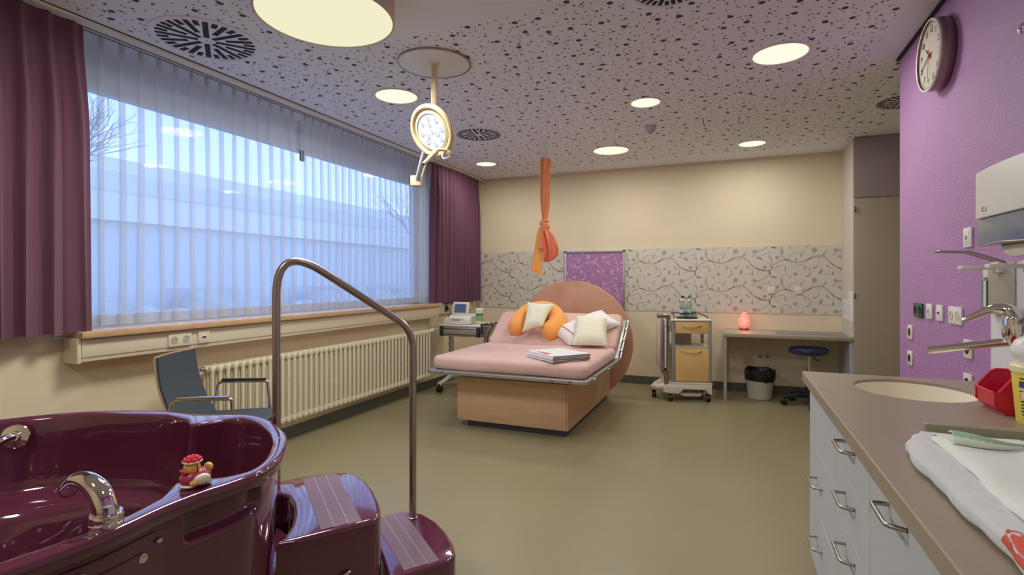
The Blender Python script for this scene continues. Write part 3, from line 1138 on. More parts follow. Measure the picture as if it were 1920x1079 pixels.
# --- examination lamp hanging from its own ceiling plate
T = Thing('examination_lamp', 'cream examination lamp with round LED head hanging from a ceiling plate', 'lamp', (-1.79, 2.966, ZC))
px_, py_ = -1.79, 2.966
b = B()
b.lathe([(0.228, 0.0), (0.228, -0.010), (0.0, -0.010)], (px_, py_, ZC), 64)
T.part('ceiling_plate', b, M_white)
b = B()
b.lathe([(0.240, 0.0), (0.240, -0.012), (0.229, -0.012), (0.229, 0.0)], (px_, py_, ZC), 64, cap=False)
T.part('plate_rim', b, M_dsteel)
b = B()
b.lathe([(0.032, -0.010), (0.032, -0.016), (0.021, -0.022), (0.021, -0.50), (0.0, -0.50)], (px_, py_, ZC), 24)
T.part('pole', b, M_cream_metal)
joint = V((px_, py_, 2.245))
elbow = V((-1.862, 2.862, 1.955))
armtop = V((-1.668, 2.690, 2.13))
b = B()
b.tube(fillet([joint + V((0, 0, 0.02)), joint + V((-0.01, -0.02, -0.03)), elbow + V((0.01, 0.03, 0.02))], 0.03), 0.013, 12)
T.part('upper_arm', b, M_cream_metal)
b = B()
b.tube([elbow + V((0, 0, -0.012)), elbow * 0.45 + armtop * 0.55, armtop], [0.014, 0.019, 0.021], 16)
T.part('spring_arm', b, mat('arm_grey_lacquer', srgb(196, 198, 202), 0.35))
b = B()
b.box(-0.034, 0.034, -0.028, 0.028, -0.036, 0.030, r=0.006, M=Matrix.Translation(elbow) @ Matrix.Rotation(0.4, 4, 'Z'))
T.part('elbow_joint', b, M_cream_metal)
# head frame: face normal n, head up axis
hc = V((-1.58, 2.591, 2.172))
fwv, rtv, upv = V((-0.38562, 0.92266, 0)), V((0.92266, 0.38562, 0)), V((0, 0, 1))
nrm = (rtv * -0.50 + upv * -0.44 - fwv * 0.75).normalized()
ax = (rtv * 0.62 - upv * 0.66)
ax = (ax - nrm * ax.dot(nrm)).normalized()
ay_ = nrm.cross(ax)
MH = frame(hc, ax, ay_, nrm)
b = B(MH)
b.tube([(0.137 * math.cos(2 * PI * k / 64), 0.137 * math.sin(2 * PI * k / 64), 0.0) for k in range(64)], 0.0155, 14, closed=True)
T.part('grip_ring', b, M_cream_metal)
b = B(MH)
b.lathe([(0.0, -0.058), (0.080, -0.055), (0.114, -0.036), (0.1185, -0.008), (0.116, 0.006), (0.101, 0.010), (0.098, 0.004), (0.0, 0.004)], n=56)
for a in (0.4, 0.4 + 2 * PI / 3, 0.4 + 4 * PI / 3):
    Ma = Matrix.Rotation(a, 4, 'Z')
    b.box(0.10, 0.137, -0.016, 0.016, -0.014, 0.0, r=0.004, M=Ma)
hd = T.part('lamp_head', b, M_cream_metal)
b = B(MH)
b.lathe([(0.0985, 0.0045), (0.0, 0.0065)], n=56, cap=False)
pl = T.part('lens_plate', b, M_ledplate, parent=hd)
spots = [(0.0, 0.0)] + [(0.040 * math.cos(a), 0.040 * math.sin(a)) for a in (0.5, 0.5 + 2 * PI / 3, 0.5 + 4 * PI / 3)] + \
        [(0.073 * math.cos(a + 0.2), 0.073 * math.sin(a + 0.2)) for a in [2 * PI * k / 8 for k in range(8)]]
for k, (sx, sy) in enumerate(spots):
    b = B(MH)
    Ms = Matrix.Translation((sx, sy, 0.006))
    b.lathe([(0.0150, 0.0), (0.0135, 0.003), (0.0115, 0.0012), (0.006, 0.0012), (0.0045, 0.004), (0.0, 0.004)], n=14, M=Ms)
    T.part('led_lens', b, M_led, parent=hd)
hp = V((-1.545, 2.575, 2.045))
tip = V((-1.571, 2.486, 1.960))
b = B()
b.tube([hp, hp * 0.75 + tip * 0.25, hp * 0.74 + tip * 0.26, tip], [0.019, 0.017, 0.0115, 0.0105], 18)
T.part('handle', b, M_cream_metal)
b = B()
b.tube([tip + (tip - hp).normalized() * 0.0005, tip + (tip - hp).normalized() * 0.002], 0.0055, 12)
T.part('handle_socket', b, M_dark)
cl = V((-1.487, 2.632, 2.055))
b = B()
b.box(-0.016, 0.016, -0.014, 0.014, -0.020, 0.020, r=0.004, M=Matrix.Translation(cl) @ Matrix.Rotation(0.7, 4, 'Y') @ Matrix.Rotation(0.5, 4, 'Z'))
b.tube([hp + V((0.0, 0.01, 0.015)), (hp + cl) / 2 + V((0, 0, 0.012)), cl], 0.010, 12)
T.part('ring_clamp', b, M_cream_metal)
b = B()
b.tube(catmull([cl + V((-0.02, 0, 0.01)), cl + V((-0.05, 0, -0.02)), cl + V((-0.035, 0, -0.038)), cl + V((-0.005, 0, -0.03)), cl + V((0.006, 0, -0.012))], 6), 0.005, 10)
T.part('yoke', b, M_white)
ld = bpy.data.lights.new('led_glow', 'SPOT')
ld.energy = 4
ld.spot_size = math.radians(70)
ld.shadow_soft_size = 0.08
ld.color = (0.9, 0.93, 1.0)
lo = bpy.data.objects.new('led_glow', ld)
COL.objects.link(lo)
lo.parent = T.o
lo.rotation_euler = nrm.to_track_quat('-Z', 'Y').to_euler()
lo.location = hc + nrm * 0.02 - V((px_, py_, ZC))

# --- orange sling knotted to a ceiling hook
sx, sy = -1.778, 5.14
T = Thing('ceiling_hook', 'small white hook with ring in the ceiling holding the orange cloth', 'hook', (sx, sy, ZC))
b = B()
b.lathe([(0.022, 0.0), (0.022, -0.004), (0.014, -0.006), (0.014, -0.105), (0.008, -0.115), (0.0, -0.115)], (sx, sy, ZC), 16)
T.part('stem', b, M_white)
b = B()
for dx in (-0.012, 0.012):
    b.tube([(sx + dx + 0.020 * math.cos(2 * PI * k / 20), sy, ZC - 0.140 + 0.032 * math.sin(2 * PI * k / 20)) for k in range(20)], 0.004, 8, closed=True)
T.part('ring', b, M_chrome)

def gathered(path, radii, lobes, depth, seed, n=44, flat=1.0):
    rnd = random.Random(seed)
    ph = [rnd.uniform(0, 6.28) for _ in range(5)]
    rows = []
    N = len(path)
    for i, p in enumerate(path):
        f = i / (N - 1)
        row = []
        for k in range(n):
            a = 2 * PI * k / n
            fold = 1 + depth * (0.55 * math.sin(lobes * a + ph[0] + 1.5 * math.sin(2 * f)) + 0.3 * math.sin((lobes + 3) * a + ph[1] + 2 * f) + 0.15 * math.sin(2 * a + ph[2]))
            r = radii[i] * fold
            row.append((p[0] + r * math.cos(a), p[1] + r * math.sin(a) * flat, p[2]))
        rows.append(row)
    return rows
T = Thing('orange_sling', 'long orange birthing cloth knotted and hanging from the ceiling hook over the bed', 'sling', (sx, sy, 1.37))
z = lambda v: 1.32 + (524.5 - v) / 981.0 * 5.43
pth = [(sx, sy, z(v)) for v in (297, 303, 312, 322, 345, 370, 390, 402, 410, 416)]
rad = [0.030, 0.044, 0.047, 0.040, 0.041, 0.042, 0.036, 0.028, 0.024, 0.028]
dp = catmull(pth, 4)
rr = [catmull([(r, 0, 0) for r in rad], 4)[i].x for i in range(len(dp))]
b = B()
b.grid(gathered([tuple(p) for p in dp], rr, 5, 0.55, 4), cv=True)
T.part('gathered_length', b, M_sling)
# knot: a few wraps
b = B()
kz = z(424)
for q, (dz, tilt, R, r) in enumerate(((0.045, 0.25, 0.026, 0.020), (0.015, -0.35, 0.033, 0.023), (-0.02, 0.3, 0.036, 0.024), (-0.045, -0.15, 0.034, 0.02))):
    b.tube([(sx - 0.004 + R * math.cos(2 * PI * k / 24), sy + R * math.sin(2 * PI * k / 24), kz + dz + tilt * R * math.cos(2 * PI * k / 24)) for k in range(24)], r, 10, closed=True)
b.ball((sx - 0.004, sy, kz), (0.038, 0.036, 0.06))
T.part('knot', b, M_sling)
# drooping bundle to the right
pth = [(sx + dx, sy - 0.02, z(v)) for dx, v in ((0.0, 432), (0.022, 442), (0.045, 455), (0.062, 470), (0.056, 480), (0.035, 488), (0.02, 492))]
rad = [0.035, 0.055, 0.062, 0.062, 0.055, 0.04, 0.012]
dp = catmull(pth, 4)
rr = [catmull([(r, 0, 0) for r in rad], 4)[i].x for i in range(len(dp))]
b = B()
b.grid(gathered([tuple(p) for p in dp], rr, 7, 0.50, 9), cv=True)
T.part('looped_bundle', b, M_sling2)
# long flat tail to the left and a short end
def tail(b, top, bot_l, bot_r, wtop, yy, th=0.012, wav=0.010):
    rows_f = []
    for i in range(15):
        f = i / 14
        L = V(top[0]).lerp(V(bot_l), f)
        R = V(top[1]).lerp(V(bot_r), f)
        row = []
        for j in range(9):
            g = j / 8
            p = L.lerp(R, g)
            row.append((p.x, p.y + wav * math.sin(g * 7 + f * 3) * (0.3 + f), p.z))
        rows_f.append(row)
    back = [[(p[0], p[1] + th, p[2]) for p in row] for row in rows_f]
    b.grid(rows_f)
    b.grid(back)
    edge = [r[0] for r in rows_f] + rows_f[-1] + [r[-1] for r in rows_f][::-1] + rows_f[0][::-1]
    b.grid([edge, [(p[0], p[1] + th, p[2]) for p in edge]])
b = B()
X = lambda u: sx + (u - 1021.5) * 0.00581
tail(b, [(X(1011), sy - 0.06, z(433)), (X(1022), sy - 0.065, z(433))], (X(997), sy - 0.05, z(508)), (X(1017), sy - 0.05, z(516)), 0.05, sy)
T.part('long_tail', b, M_orange)
b = B()
tail(b, [(X(1016), sy - 0.085, z(434)), (X(1023), sy - 0.085, z(433))], (X(1014), sy - 0.09, z(466)), (X(1024), sy - 0.09, z(468)), 0.03, sy, th=0.008, wav=0.004)
T.part('short_tail', b, M_sling)
b = B()
b.ball((X(995), sy - 0.045, z(500)), (0.012, 0.012, 0.017), 8, 12)
T.part('ring_fitting', b, M_chrome)

# ================================================================== BIRTHING BED
T = Thing('birthing_bed', 'wide birthing bed on a beech box with a salmon mattress and round headboard', 'bed', (-1.757, 5.0, 0))
b = B()
b.box(-2.20, -1.285, 4.222, 5.86, 0.0, 0.064)
T.part('plinth', b, mat('plinth_grey', srgb(84, 84, 92), 0.5), smooth=False)
b = B()
b.box(-2.275, -1.240, 4.165, 5.80, 0.062, 0.446, r=0.002)
b.mi = 1
b.box(-1.2565, -1.2515, 4.1635, 4.1655, 0.064, 0.444)
T.part('base_box', b, [M_wood, mat('box_joint', srgb(150, 104, 82), 0.6)])
# round headboard standing behind the box
b = B()
cx, cz, R = -1.690, 0.612, 0.695
poly = []
for k in range(97):
    a = -PI / 2 + 2 * PI * k / 96
    p = (cx + R * math.cos(a), cz + R * math.sin(a))
    if p[1] >= 0.03:
        poly.append(p)
a0 = math.asin((0.03 - cz) / R)
poly = [(cx + R * math.cos(a0), 0.03)] + [p for p in poly if p[0] > cx or p[1] > 0.031]
pp = []
N = 90
for k in range(N + 1):
    a = a0 + (PI - 2 * a0) * k / N
    pp.append((cx + R * math.cos(a), cz + R * math.sin(a)))
Mx = frame((0, 5.875, 0), (1, 0, 0), (0, 0, 1), (0, -1, 0))
b.prism(pp, 0.0, 0.045, r=0.004, M=Mx)
T.part('headboard', b, M_woodd)
b = B()
b.box(-1.32, -0.998, 5.8285, 5.8305, 0.640, 0.643)
T.part('headboard_joint', b, mat('joint_line', srgb(140, 96, 78), 0.6), smooth=False)
# bed frame: tray edge with rounded front corners, and the tilting back frame
b = B()
def rrect(x0, x1, y0, y1, r0, n=8):
    P = []
    for (cx_, cy_, a0_) in ((x1 - r0, y0 + r0, -PI / 2),):
        pass
    for (cx_, cy_, st, rr_) in ((x1 - r0, y0 + r0, -90, r0), (x1 - .01, y1 - .01, 0, .01), (x0 + .01, y1 - .01, 90, .01), (x0 + r0, y0 + r0, 180, r0)):
        for k in range(n + 1):
            a = math.radians(st + 90.0 * k / n)
            P.append((cx_ + rr_ * math.cos(a), cy_ + rr_ * math.sin(a)))
    return P
b.prism(rrect(-2.487, -1.022, 3.985, 5.245, 0.05), 0.492, 0.524, r=0.008)
T.part('tray_frame', b, M_alu)
b = B()
b.tube([(-1.016, 4.16, 0.530), (-1.016, 5.22, 0.530)], 0.011, 12)
for y in (4.24, 4.62, 4.66, 5.10):
    b.tube([(-1.020, y, 0.49), (-1.020, y, 0.535)], 0.014, 10)
T.part('side_rail', b, M_alu)
for y in (4.12, 4.64, 5.22):
    b = B()
    b.cyl((-1.012, y, 0.522), (-0.998, y, 0.522), 0.013, n=16)
    T.part('rail_bolt', b, M_chrome)
for x in (-1.17, -1.32, -2.33):
    b = B()
    b.cyl((x, 3.9805, 0.508), (x, 3.986, 0.508), 0.011, n=16)
    T.part('edge_bolt', b, M_dsteel)
ang = math.radians(36.5)
Mb = frame((0, 5.20, 0.545), (1, 0, 0), (0, math.cos(ang), math.sin(ang)), (0, -math.sin(ang), math.cos(ang)))
b = B(Mb)
b.box(-2.46, -1.03, -0.01, 0.575, -0.03, -0.002, r=0.006)
T.part('back_frame', b, M_alu)
b = B(Mb)
b.tube([(-1.010, -0.01, -0.005), (-1.010, 0.56, -0.005)], 0.011, 12)
for y in (0.10, 0.26, 0.42, 0.54):
    b.box(-1.025, -1.000, y - 0.02, y + 0.02, -0.02, 0.012, r=0.004)
T.part('back_rail', b, M_alu)
b = B()
b.box(-1.55, -1.95, 4.3, 5.7, 0.44, 0.495)
T.part('lifting_column', b, M_dsteel)

def soft_box(b, x0, x1, y0, y1, z0, z1, r, M=None, sag=0.0, seed=1, nx=44, ny=36):
    """Mattress block with rounded edges and gentle unevenness of its cover."""
    rows = []
    prof = []
    h = z1 - z0
    n = 6
    loop = []
    for i in range(n + 1):
        a = PI / 2 * i / n
        loop.append((r * (1 - math.sin(a)), z0 + r * (1 - math.cos(a))))
    side = [(0.0, z0 + h * 0.5)]
    up = []
    for i in range(n + 1):
        a = PI / 2 * i / n
        up.append((r * (1 - math.cos(a)), z1 - r * (1 - math.sin(a))))
    prof = [(0.10, z0)] + loop + side + up
    def outline(ins):
        P = []
        X0, X1, Y0, Y1 = x0 + ins, x1 - ins, y0 + ins, y1 - ins
        rc = max(0.075 - ins, 0.004)
        for cx_, cy_, st in ((X1 - rc, Y0 + rc, -90), (X1 - rc, Y1 - rc, 0), (X0 + rc, Y1 - rc, 90), (X0 + rc, Y0 + rc, 180)):
            for k in range(7):
                a = math.radians(st + 15.0 * k)
                P.append((cx_ + rc * math.cos(a), cy_ + rc * math.sin(a)))
        Q = []
        m = len(P)
        for i in range(m):
            p, q = V(P[i] + (0,)), V(P[(i + 1) % m] + (0,))
            d = (q - p).length
            s = 12 if i % 7 == 6 else 1
            for k in range(s):
                Q.append(p.lerp(q, k / s))
        return Q
    rows = []
    for ins, zz in prof:
        rows.append([(p.x, p.y, zz) for p in outline(ins)])
    for ins in (r + 0.05, r + 0.15, r + 0.28):
        rows.append([(p.x, p.y, z1 + 0.004) for p in outline(min(ins, 0.45 * min(x1 - x0, y1 - y0)))])
    out = []
    for row in rows:
        nr = []
        for p in row:
            w = noise.noise(V((p[0] * 3.1 + seed, p[1] * 3.1, p[2] * 4)))
            k = 0.006 * w
            nr.append((p[0] + k * 0.6, p[1] + k * 0.6, p[2] + k + sag * ((p[1] - y0) / (y1 - y0) - 0.5)))
        out.append(nr)
    b.grid(out, cv=True, M=M)
    lastrow = out[-1]
    b.add(lastrow, [tuple(range(len(lastrow)))], M=M)
b = B()
soft_box(b, -2.465, -1.045, 4.015, 5.215, 0.525, 0.640, 0.045, seed=2)
T.part('seat_mattress', b, M_pinksheet, ang=60)
b = B(Mb)
soft_box(b, -2.455, -1.055, 0.015, 0.565, 0.0, 0.105, 0.04, seed=7)
T.part('back_mattress', b, M_pinksheet, ang=60)

# --- nursing pillow (U shape) leaning on the raised back
path = [(-2.150, 5.205, 0.745), (-2.142, 5.33, 0.85), (-2.093, 5.455, 0.945), (-1.967, 5.52, 0.992), (-1.800, 5.475, 0.960), (-1.715, 5.375, 0.878), (-1.735, 5.272, 0.800), (-1.812, 5.190, 0.738)]
cp = catmull(path, 8)
n = len(cp)
rad = []
for i in range(n):
    f = i / (n - 1)
    e = min(f, 1 - f)
    r = 0.104 * (0.92 + 0.08 * math.cos(2 * PI * f))
    if e < 0.12:
        r *= math.sqrt(max(0.0, 1 - (1 - e / 0.12) ** 2.4)) * 0.97 + 0.03
    r *= 1 + 0.035 * math.sin(26 * f + 1) * (1 if 0.25 < f < 0.75 else 0.3)
    rad.append(r)
b = B()
b.tube(cp, rad, 26)
T = Thing('nursing_pillow', 'orange horseshoe nursing pillow on the raised back of the bed', 'nursing pillow', (-1.95, 5.25, 0.64))
T.part('filled_cover', b, M_orange, ang=80)
b = B()
Ml = frame((-2.135, 5.117, 0.712), (0.97, -0.22, 0.05), (0.05, 0.35, 0.93), V((0.97, -0.22, 0.05)).cross(V((0.05, 0.35, 0.93))))
rnd = random.Random(2)
q = [(-0.042 + 0.0042 * k, 0.007 * math.sin(2.1 * k) * rnd.uniform(0.5, 1), 0.003) for k in range(20)]
b.tube(q, 0.0022, 5, M=Ml)
T.part('script_label', b, M_white)

def cushion(name, label, corners, thick, m, seed, pinch=0.07, group=None, seams=None, cat='cushion', edge_mat=None):
    """Stuffed square cover; corners = world points bl, br, tr, tl of its middle plane."""
    bl, br, tr, tl = [V(c) for c in corners]
    nrm = (br - bl).cross(tl - bl).normalized()
    ctr = (bl + br + tr + tl) / 4
    N = 26
    b = B()
    for side in (1, -1):
        rows = []
        for i in range(N + 1):
            row = []
            for j in range(N + 1):
                u, v = -1 + 2 * i / N, -1 + 2 * j / N
                uu = u * (1 - pinch * (1 - v * v) * abs(u) ** 2)
                vv = v * (1 - pinch * (1 - u * u) * abs(v) ** 2)
                f, g = (uu + 1) / 2, (vv + 1) / 2
                p = (bl * (1 - f) + br * f) * (1 - g) + (tl * (1 - f) + tr * f) * g
                hgt = thick * ((1 - u ** 4) * (1 - v ** 4)) ** 0.55 * (1 - 0.18 * (u * u + v * v) / 2)
                w = noise.noise(V((u * 2.3 + seed, v * 2.3, side * 3.0))) * 0.10 + noise.noise(V((u * 6 + seed, v * 6, 1))) * 0.035
                hgt *= 1 + w
                row.append(p + nrm * hgt * side)
            rows.append(row)
        b.grid(rows)
    T = Thing(name, label, cat, ctr, group)
    T.part('cover', b, m, ang=80)
    b = B()
    loop = []
    for (A, Bc) in ((bl, br), (br, tr), (tr, tl), (tl, bl)):
        for k in range(14):
            f = k / 14
            p = A.lerp(Bc, f)
            u = 2 * f - 1
            p = p + (ctr - (A + Bc) / 2) * pinch * (1 - u * u)
            loop.append(p)
    b.tube(loop, 0.0035, 6, closed=True)
    T.part('edge_seam', b, edge_mat or m)
    return T
# small ivory cushion sitting inside the nursing pillow
cushion('throw_cushion', 'small ivory cushion tucked inside the orange nursing pillow',
        [(-2.01, 5.09, 0.770), (-1.80, 5.12, 0.84), (-1.752, 5.37, 1.055), (-2.06, 5.37, 1.075)], 0.055, M_cushion, 1, 0.13)
# big white pillow, then the ivory cushion in front of it
P = cushion('bed_pillow', 'large white pillow lying askew behind an ivory cushion',
        [(-1.50, 5.10, 0.655), (-1.04, 5.40, 0.865), (-1.285, 5.57, 0.99), (-1.755, 5.27, 0.765)], 0.075, M_linen, 4, 0.04, cat='pillow')
b = B()
bl, br, tr, tl = V((-1.50, 5.10, 0.655)), V((-1.04, 5.40, 0.865)), V((-1.285, 5.57, 0.99)), V((-1.755, 5.27, 0.765))
nr = (br - bl).cross(tl - bl).normalized()
for g0, g1 in ((0.0, 1.0),):
    pts = []
    for k in range(15):
        g = 0.04 + 0.92 * k / 14
        f = 0.17
        u, v = 2 * f - 1, 2 * g - 1
        p = (bl * (1 - f) + br * f) * (1 - g) + (tl * (1 - f) + tr * f) * g
        hgt = 0.075 * ((1 - u ** 4) * (1 - v ** 4)) ** 0.55 * (1 - 0.18 * (u * u + v * v) / 2) * 1.06
        pts.append(p + nr * (hgt + 0.001))
    b.tube(pts, 0.004, 6)
P.part('printed_stripe', b, M_red)
cushion('throw_cushion', 'ivory cushion standing in front of the large white pillow',
        [(-1.435, 4.975, 0.675), (-1.10, 5.015, 0.680), (-1.165, 5.305, 0.925), (-1.492, 5.29, 0.945)], 0.07, M_cushion, 9, 0.08)

# --- folded blanket on the foot part
T = Thing('folded_blanket', 'white folded blanket with dark edge and red print on the salmon mattress', 'blanket', (-1.35, 4.26, 0.645))
MBk = frame((-1.365, 4.285, 0.648), V((0.78, -0.62, 0)).normalized(), V((0.62, 0.78, 0)).normalized(), (0, 0, 1))
W2, D2 = 0.205, 0.185
b = B(MBk)
# S-folded layers seen from the short end
prof = []
lay = 4
th = 0.012
pathp = []
for k in range(lay):
    zc = 0.007 + k * (th + 0.001)
    sgn = 1 if k % 2 == 0 else -1
    pts = [(-D2 * sgn, zc), (D2 * sgn * 0.985, zc)]
    pathp += [(p[0], p[1]) for p in (pts if k == 0 else pts)]
sm = fillet([(p[0], p[1], 0) for p in pathp], 0.0062, 5)
rows_o = []
nP = len(sm)
for i in range(nP):
    t = sm[min(i + 1, nP - 1)] - sm[max(i - 1, 0)]
    t = t.normalized()
    rows_o.append((sm[i], V((-t.y, t.x, 0))))
ring = []
for side in (1, -1):
    seq = rows_o if side == 1 else rows_o[::-1]
    for p, nn in seq:
        ring.append(p + nn * (th / 2) * side)
rows = []
for k in range(13):
    x = -W2 + 2 * W2 * k / 12
    rows.append([(x, p.x, p.y + 0.002 * math.sin(5 * x * 8 + p.x * 12)) for p in ring])
b.grid(rows, cv=True)
b.add(rows[0], [tuple(range(len(ring)))])
b.add(rows[-1], [tuple(range(len(ring)))])
T.part('folded_layers', b, M_linen, ang=60)
for sgn in (1, -1):
    b = B(MBk)
    b.tube([(W2 * 1.0, p.x, p.y) for p in sm], 0.003, 6) if sgn == 1 else b.tube([(-W2, p.x, p.y) for p in sm], 0.003, 6)
    T.part('dark_piping', b, M_blanketedge)
b = B(MBk)
topz = 0.007 + (lay - 1) * (th + 0.001) + th / 2
rnd = random.Random(3)
for k in range(16):
    x = -0.08 + 0.0105 * k
    b.box(x, x + 0.0075, -0.155 + 0.012 * math.sin(k), -0.13 + 0.02 * rnd.random(), topz + 0.0002, topz + 0.0016)
b.box(-0.095, -0.085, -D2 * 0.93, -0.12, topz + 0.0002, topz + 0.0016)
T.part('red_print', b, M_red)

# ================================================================== MONITOR CART BEHIND THE BED
T = Thing('monitor_cart', 'grey cart with aluminium drawer and castors, in the corner behind the bed', 'cart', (-2.89, 5.62, 0))
b = B()
b.box(-3.185, -2.615, 5.36, 5.82, 0.772, 0.792, r=0.006)
T.part('top_shelf', b, M_offwhite)
b = B()
b.box(-3.165, -2.635, 5.375, 5.80, 0.655, 0.772, r=0.003)
T.part('drawer_case', b, M_alu)
b = B()
b.box(-3.125, -2.685, 5.362, 5.376, 0.662, 0.764, r=0.003)
d = T.part('drawer_front', b, M_alu)
b = B()
b.box(-3.12, -2.69, 5.356, 5.363, 0.742, 0.748)
b.box(-3.12, -2.69, 5.356, 5.363, 0.676, 0.682)
T.part('grip_groove', b, M_dark, parent=d)
for x in (-3.165, -2.683):
    b = B()
    b.box(x, x + 0.045, 5.352, 5.378, 0.655, 0.774, r=0.006)
    T.part('corner_cap', b, M_navy)
for x in (-3.135, -2.665):
    b = B()
    b.box(x - 0.022, x + 0.022, 5.56, 5.62, 0.11, 0.66, r=0.005)
    T.part('column', b, M_alu)
b = B()
b.box(-3.12, -2.68, 5.50, 5.78, 0.30, 0.325, r=0.004)
T.part('lower_shelf', b, M_offwhite)
for x in (-3.135, -2.665):
    b = B()
    b.tube(catmull([(x, 5.30, 0.10), (x, 5.42, 0.115), (x, 5.58, 0.15), (x, 5.72, 0.115), (x, 5.86, 0.10)], 5), 0.026, 12)
    f = T.part('foot_bar', b, M_offwhite)
    for y in (5.31, 5.85):
        b = B()
        for dx in (-0.016, 0.016):
            b.cyl((x + dx - 0.010, y, 0.038), (x + dx + 0.010, y, 0.038), 0.038, n=20)
        b.box(x - 0.012, x + 0.012, y - 0.012, y + 0.012, 0.04, 0.10)
        T.part('castor', b, M_black, parent=f)
b = B()
b.cyl((-2.62, 5.37, 0.70), (-2.62, 5.37, 0.815), 0.012, n=12)
b.tube(fillet([(-2.62, 5.37, 0.80), (-2.58, 5.39, 0.80), (-2.58, 5.72, 0.80), (-2.62, 5.74, 0.80)], 0.03), 0.007, 8)
T.part('push_handle', b, M_black)

T = Thing('fetal_monitor', 'off white monitor with tilted grey screen and paper drawer on the cart', 'monitor', (-2.98, 5.55, 0.792))
b = B()
sec_ = [(5.395, 0.797), (5.395, 0.838), (5.415, 0.868), (5.47, 0.893), (5.70, 0.905), (5.72, 0.80)]
Mx = frame((0, 0, 0), (0, 1, 0), (0, 0, 1), (1, 0, 0))
b.prism(sec_, -3.125, -2.795, r=0.012, seg=3, M=Mx)
base = T.part('housing', b, M_offwhite)
b = B()
b.box(-3.02, -2.91, 5.388, 5.397, 0.843, 0.853, r=0.002)
T.part('paper_drawer_grip', b, M_rose, parent=base)
b = B()
b.box(-3.07, -2.86, 5.3885, 5.3945, 0.858, 0.861)
T.part('front_groove', b, M_dark, parent=base)
tilt = math.radians(14)
Ms = frame((-2.963, 5.475, 0.893), (1, 0, 0), (0, math.sin(tilt), math.cos(tilt)), (0, -math.cos(tilt), math.sin(tilt)))
b = B(Ms)
b.box(-0.108, 0.108, 0.0, 0.165, -0.030, 0.0, r=0.010, seg=3)
b.box(-0.08, 0.08, -0.012, 0.01, -0.028, -0.006, r=0.004)
sc = T.part('screen_housing', b, M_offwhite)
b = B(Ms)
b.box(-0.076, 0.076, 0.034, 0.138, -0.001, 0.0015)
T.part('screen', b, M_screen, parent=sc)
b = B()
b.cyl((-3.085, 5.43, 0.885), (-3.085, 5.425, 0.897), 0.011, n=14)
T.part('control_knob', b, M_dark, parent=base)
for x in (-3.09, -2.83):
    b = B()
    b.box(x - 0.015, x + 0.015, 5.42, 5.70, 0.792, 0.799)
    T.part('rubber_foot', b, M_black)

T = Thing('wipes_canister', 'green labelled wipes canister with white lid on the cart beside the monitor', 'canister', (-2.712, 5.50, 0.792))
b = B()
b.lathe([(0.0, 0.0), (0.040, 0.0), (0.044, 0.006), (0.044, 0.145), (0.040, 0.150), (0.0, 0.150)], (-2.712, 5.50, 0.792), 28)
T.part('body', b, mat('pale_green_tub', srgb(214, 220, 190), 0.4))
b = B()
b.lathe([(0.0446, 0.045), (0.0446, 0.115)], (-2.712, 5.50, 0.792), 28, cap=False)
T.part('label', b, M_label_green)
b = B()
b.lathe([(0.0448, 0.117), (0.0448, 0.130)], (-2.712, 5.50, 0.792), 28, cap=False)
T.part('label_band', b, M_navy)
b = B()
b.lathe([(0.044, 0.150), (0.046, 0.152), (0.046, 0.188), (0.042, 0.193), (0.0, 0.193)], (-2.712, 5.50, 0.792), 28)
T.part('lid', b, M_white)
b = B()
b.tube(catmull([(-3.30, 5.82, 0.955), (-3.25, 5.78, 0.87), (-3.20, 5.74, 0.84), (-3.12, 5.73, 0.85)], 8), 0.005, 8)
b.box(-3.327, -3.295, 5.785, 5.815, 0.942, 0.968, r=0.004)
solo('power_cable', 'black mains cable from the green socket to the monitor', 'cable', b, M_black, (-3.2, 5.75, 0.85))
b = B()
b.tube(catmull([(-2.62, 5.62, 0.80), (-2.56, 5.5, 0.82), (-2.50, 5.42, 0.79), (-2.54, 5.40, 0.72), (-2.575, 5.44, 0.62), (-2.58, 5.45, 0.50)], 8), 0.0045, 8)
b.tube(catmull([(-2.64, 5.45, 0.80), (-2.56, 5.40, 0.815), (-2.46, 5.36, 0.80)], 8), 0.006, 8)
solo('transducer_cable', 'black probe cable hanging over the right end of the monitor cart', 'cable', b, M_black, (-2.56, 5.45, 0.7))

# ================================================================== BEDSIDE TROLLEY
tc, trot = V((-0.44, 6.14, 0)), math.radians(15)
MT = Matrix.Translation(tc) @ Matrix.Rotation(trot, 4, 'Z')
T = Thing('bedside_trolley', 'wheeled bedside cabinet with maple drawer and door, folded table at its side', 'bedside cabinet', tc)
hw, hd = 0.205, 0.20
b = B(MT)
b.box(-hw - 0.03, hw + 0.008, -hd - 0.012, hd + 0.012, 0.868, 0.888, r=0.006)
T.part('top_board', b, M_offwhite)
b = B(MT)
for (x, y) in ((-hw + 0.016, -hd + 0.016), (hw - 0.012, -hd + 0.012), (-hw + 0.016, hd - 0.016), (hw - 0.012, hd - 0.012)):
    b.box(x - 0.016, x + 0.016, y - 0.016, y + 0.016, 0.19, 0.868, r=0.005)
T.part('corner_post', b, mat('grey_post', srgb(150, 146, 142), 0.4))
b = B(MT)
b.box(-hw + 0.02, hw - 0.02, -hd + 0.02, hd - 0.012, 0.735, 0.868)
T.part('drawer_box', b, M_offwhite)
b = B(MT)
b.box(-hw + 0.036, hw - 0.026, -hd - 0.004, -hd + 0.018, 0.738, 0.862, r=0.004)
dr = T.part('drawer_front', b, M_maple)
def smile(b, z, w=0.105, drop=0.024):
    b.tube(catmull([(-w, -hd - 0.006, z), (-w * 0.6, -hd - 0.022, z - drop * 0.72), (0, -hd - 0.026, z - drop), (w * 0.6, -hd - 0.022, z - drop * 0.72), (w, -hd - 0.006, z)], 6), 0.0042, 8)
b = B(MT); smile(b, 0.826)
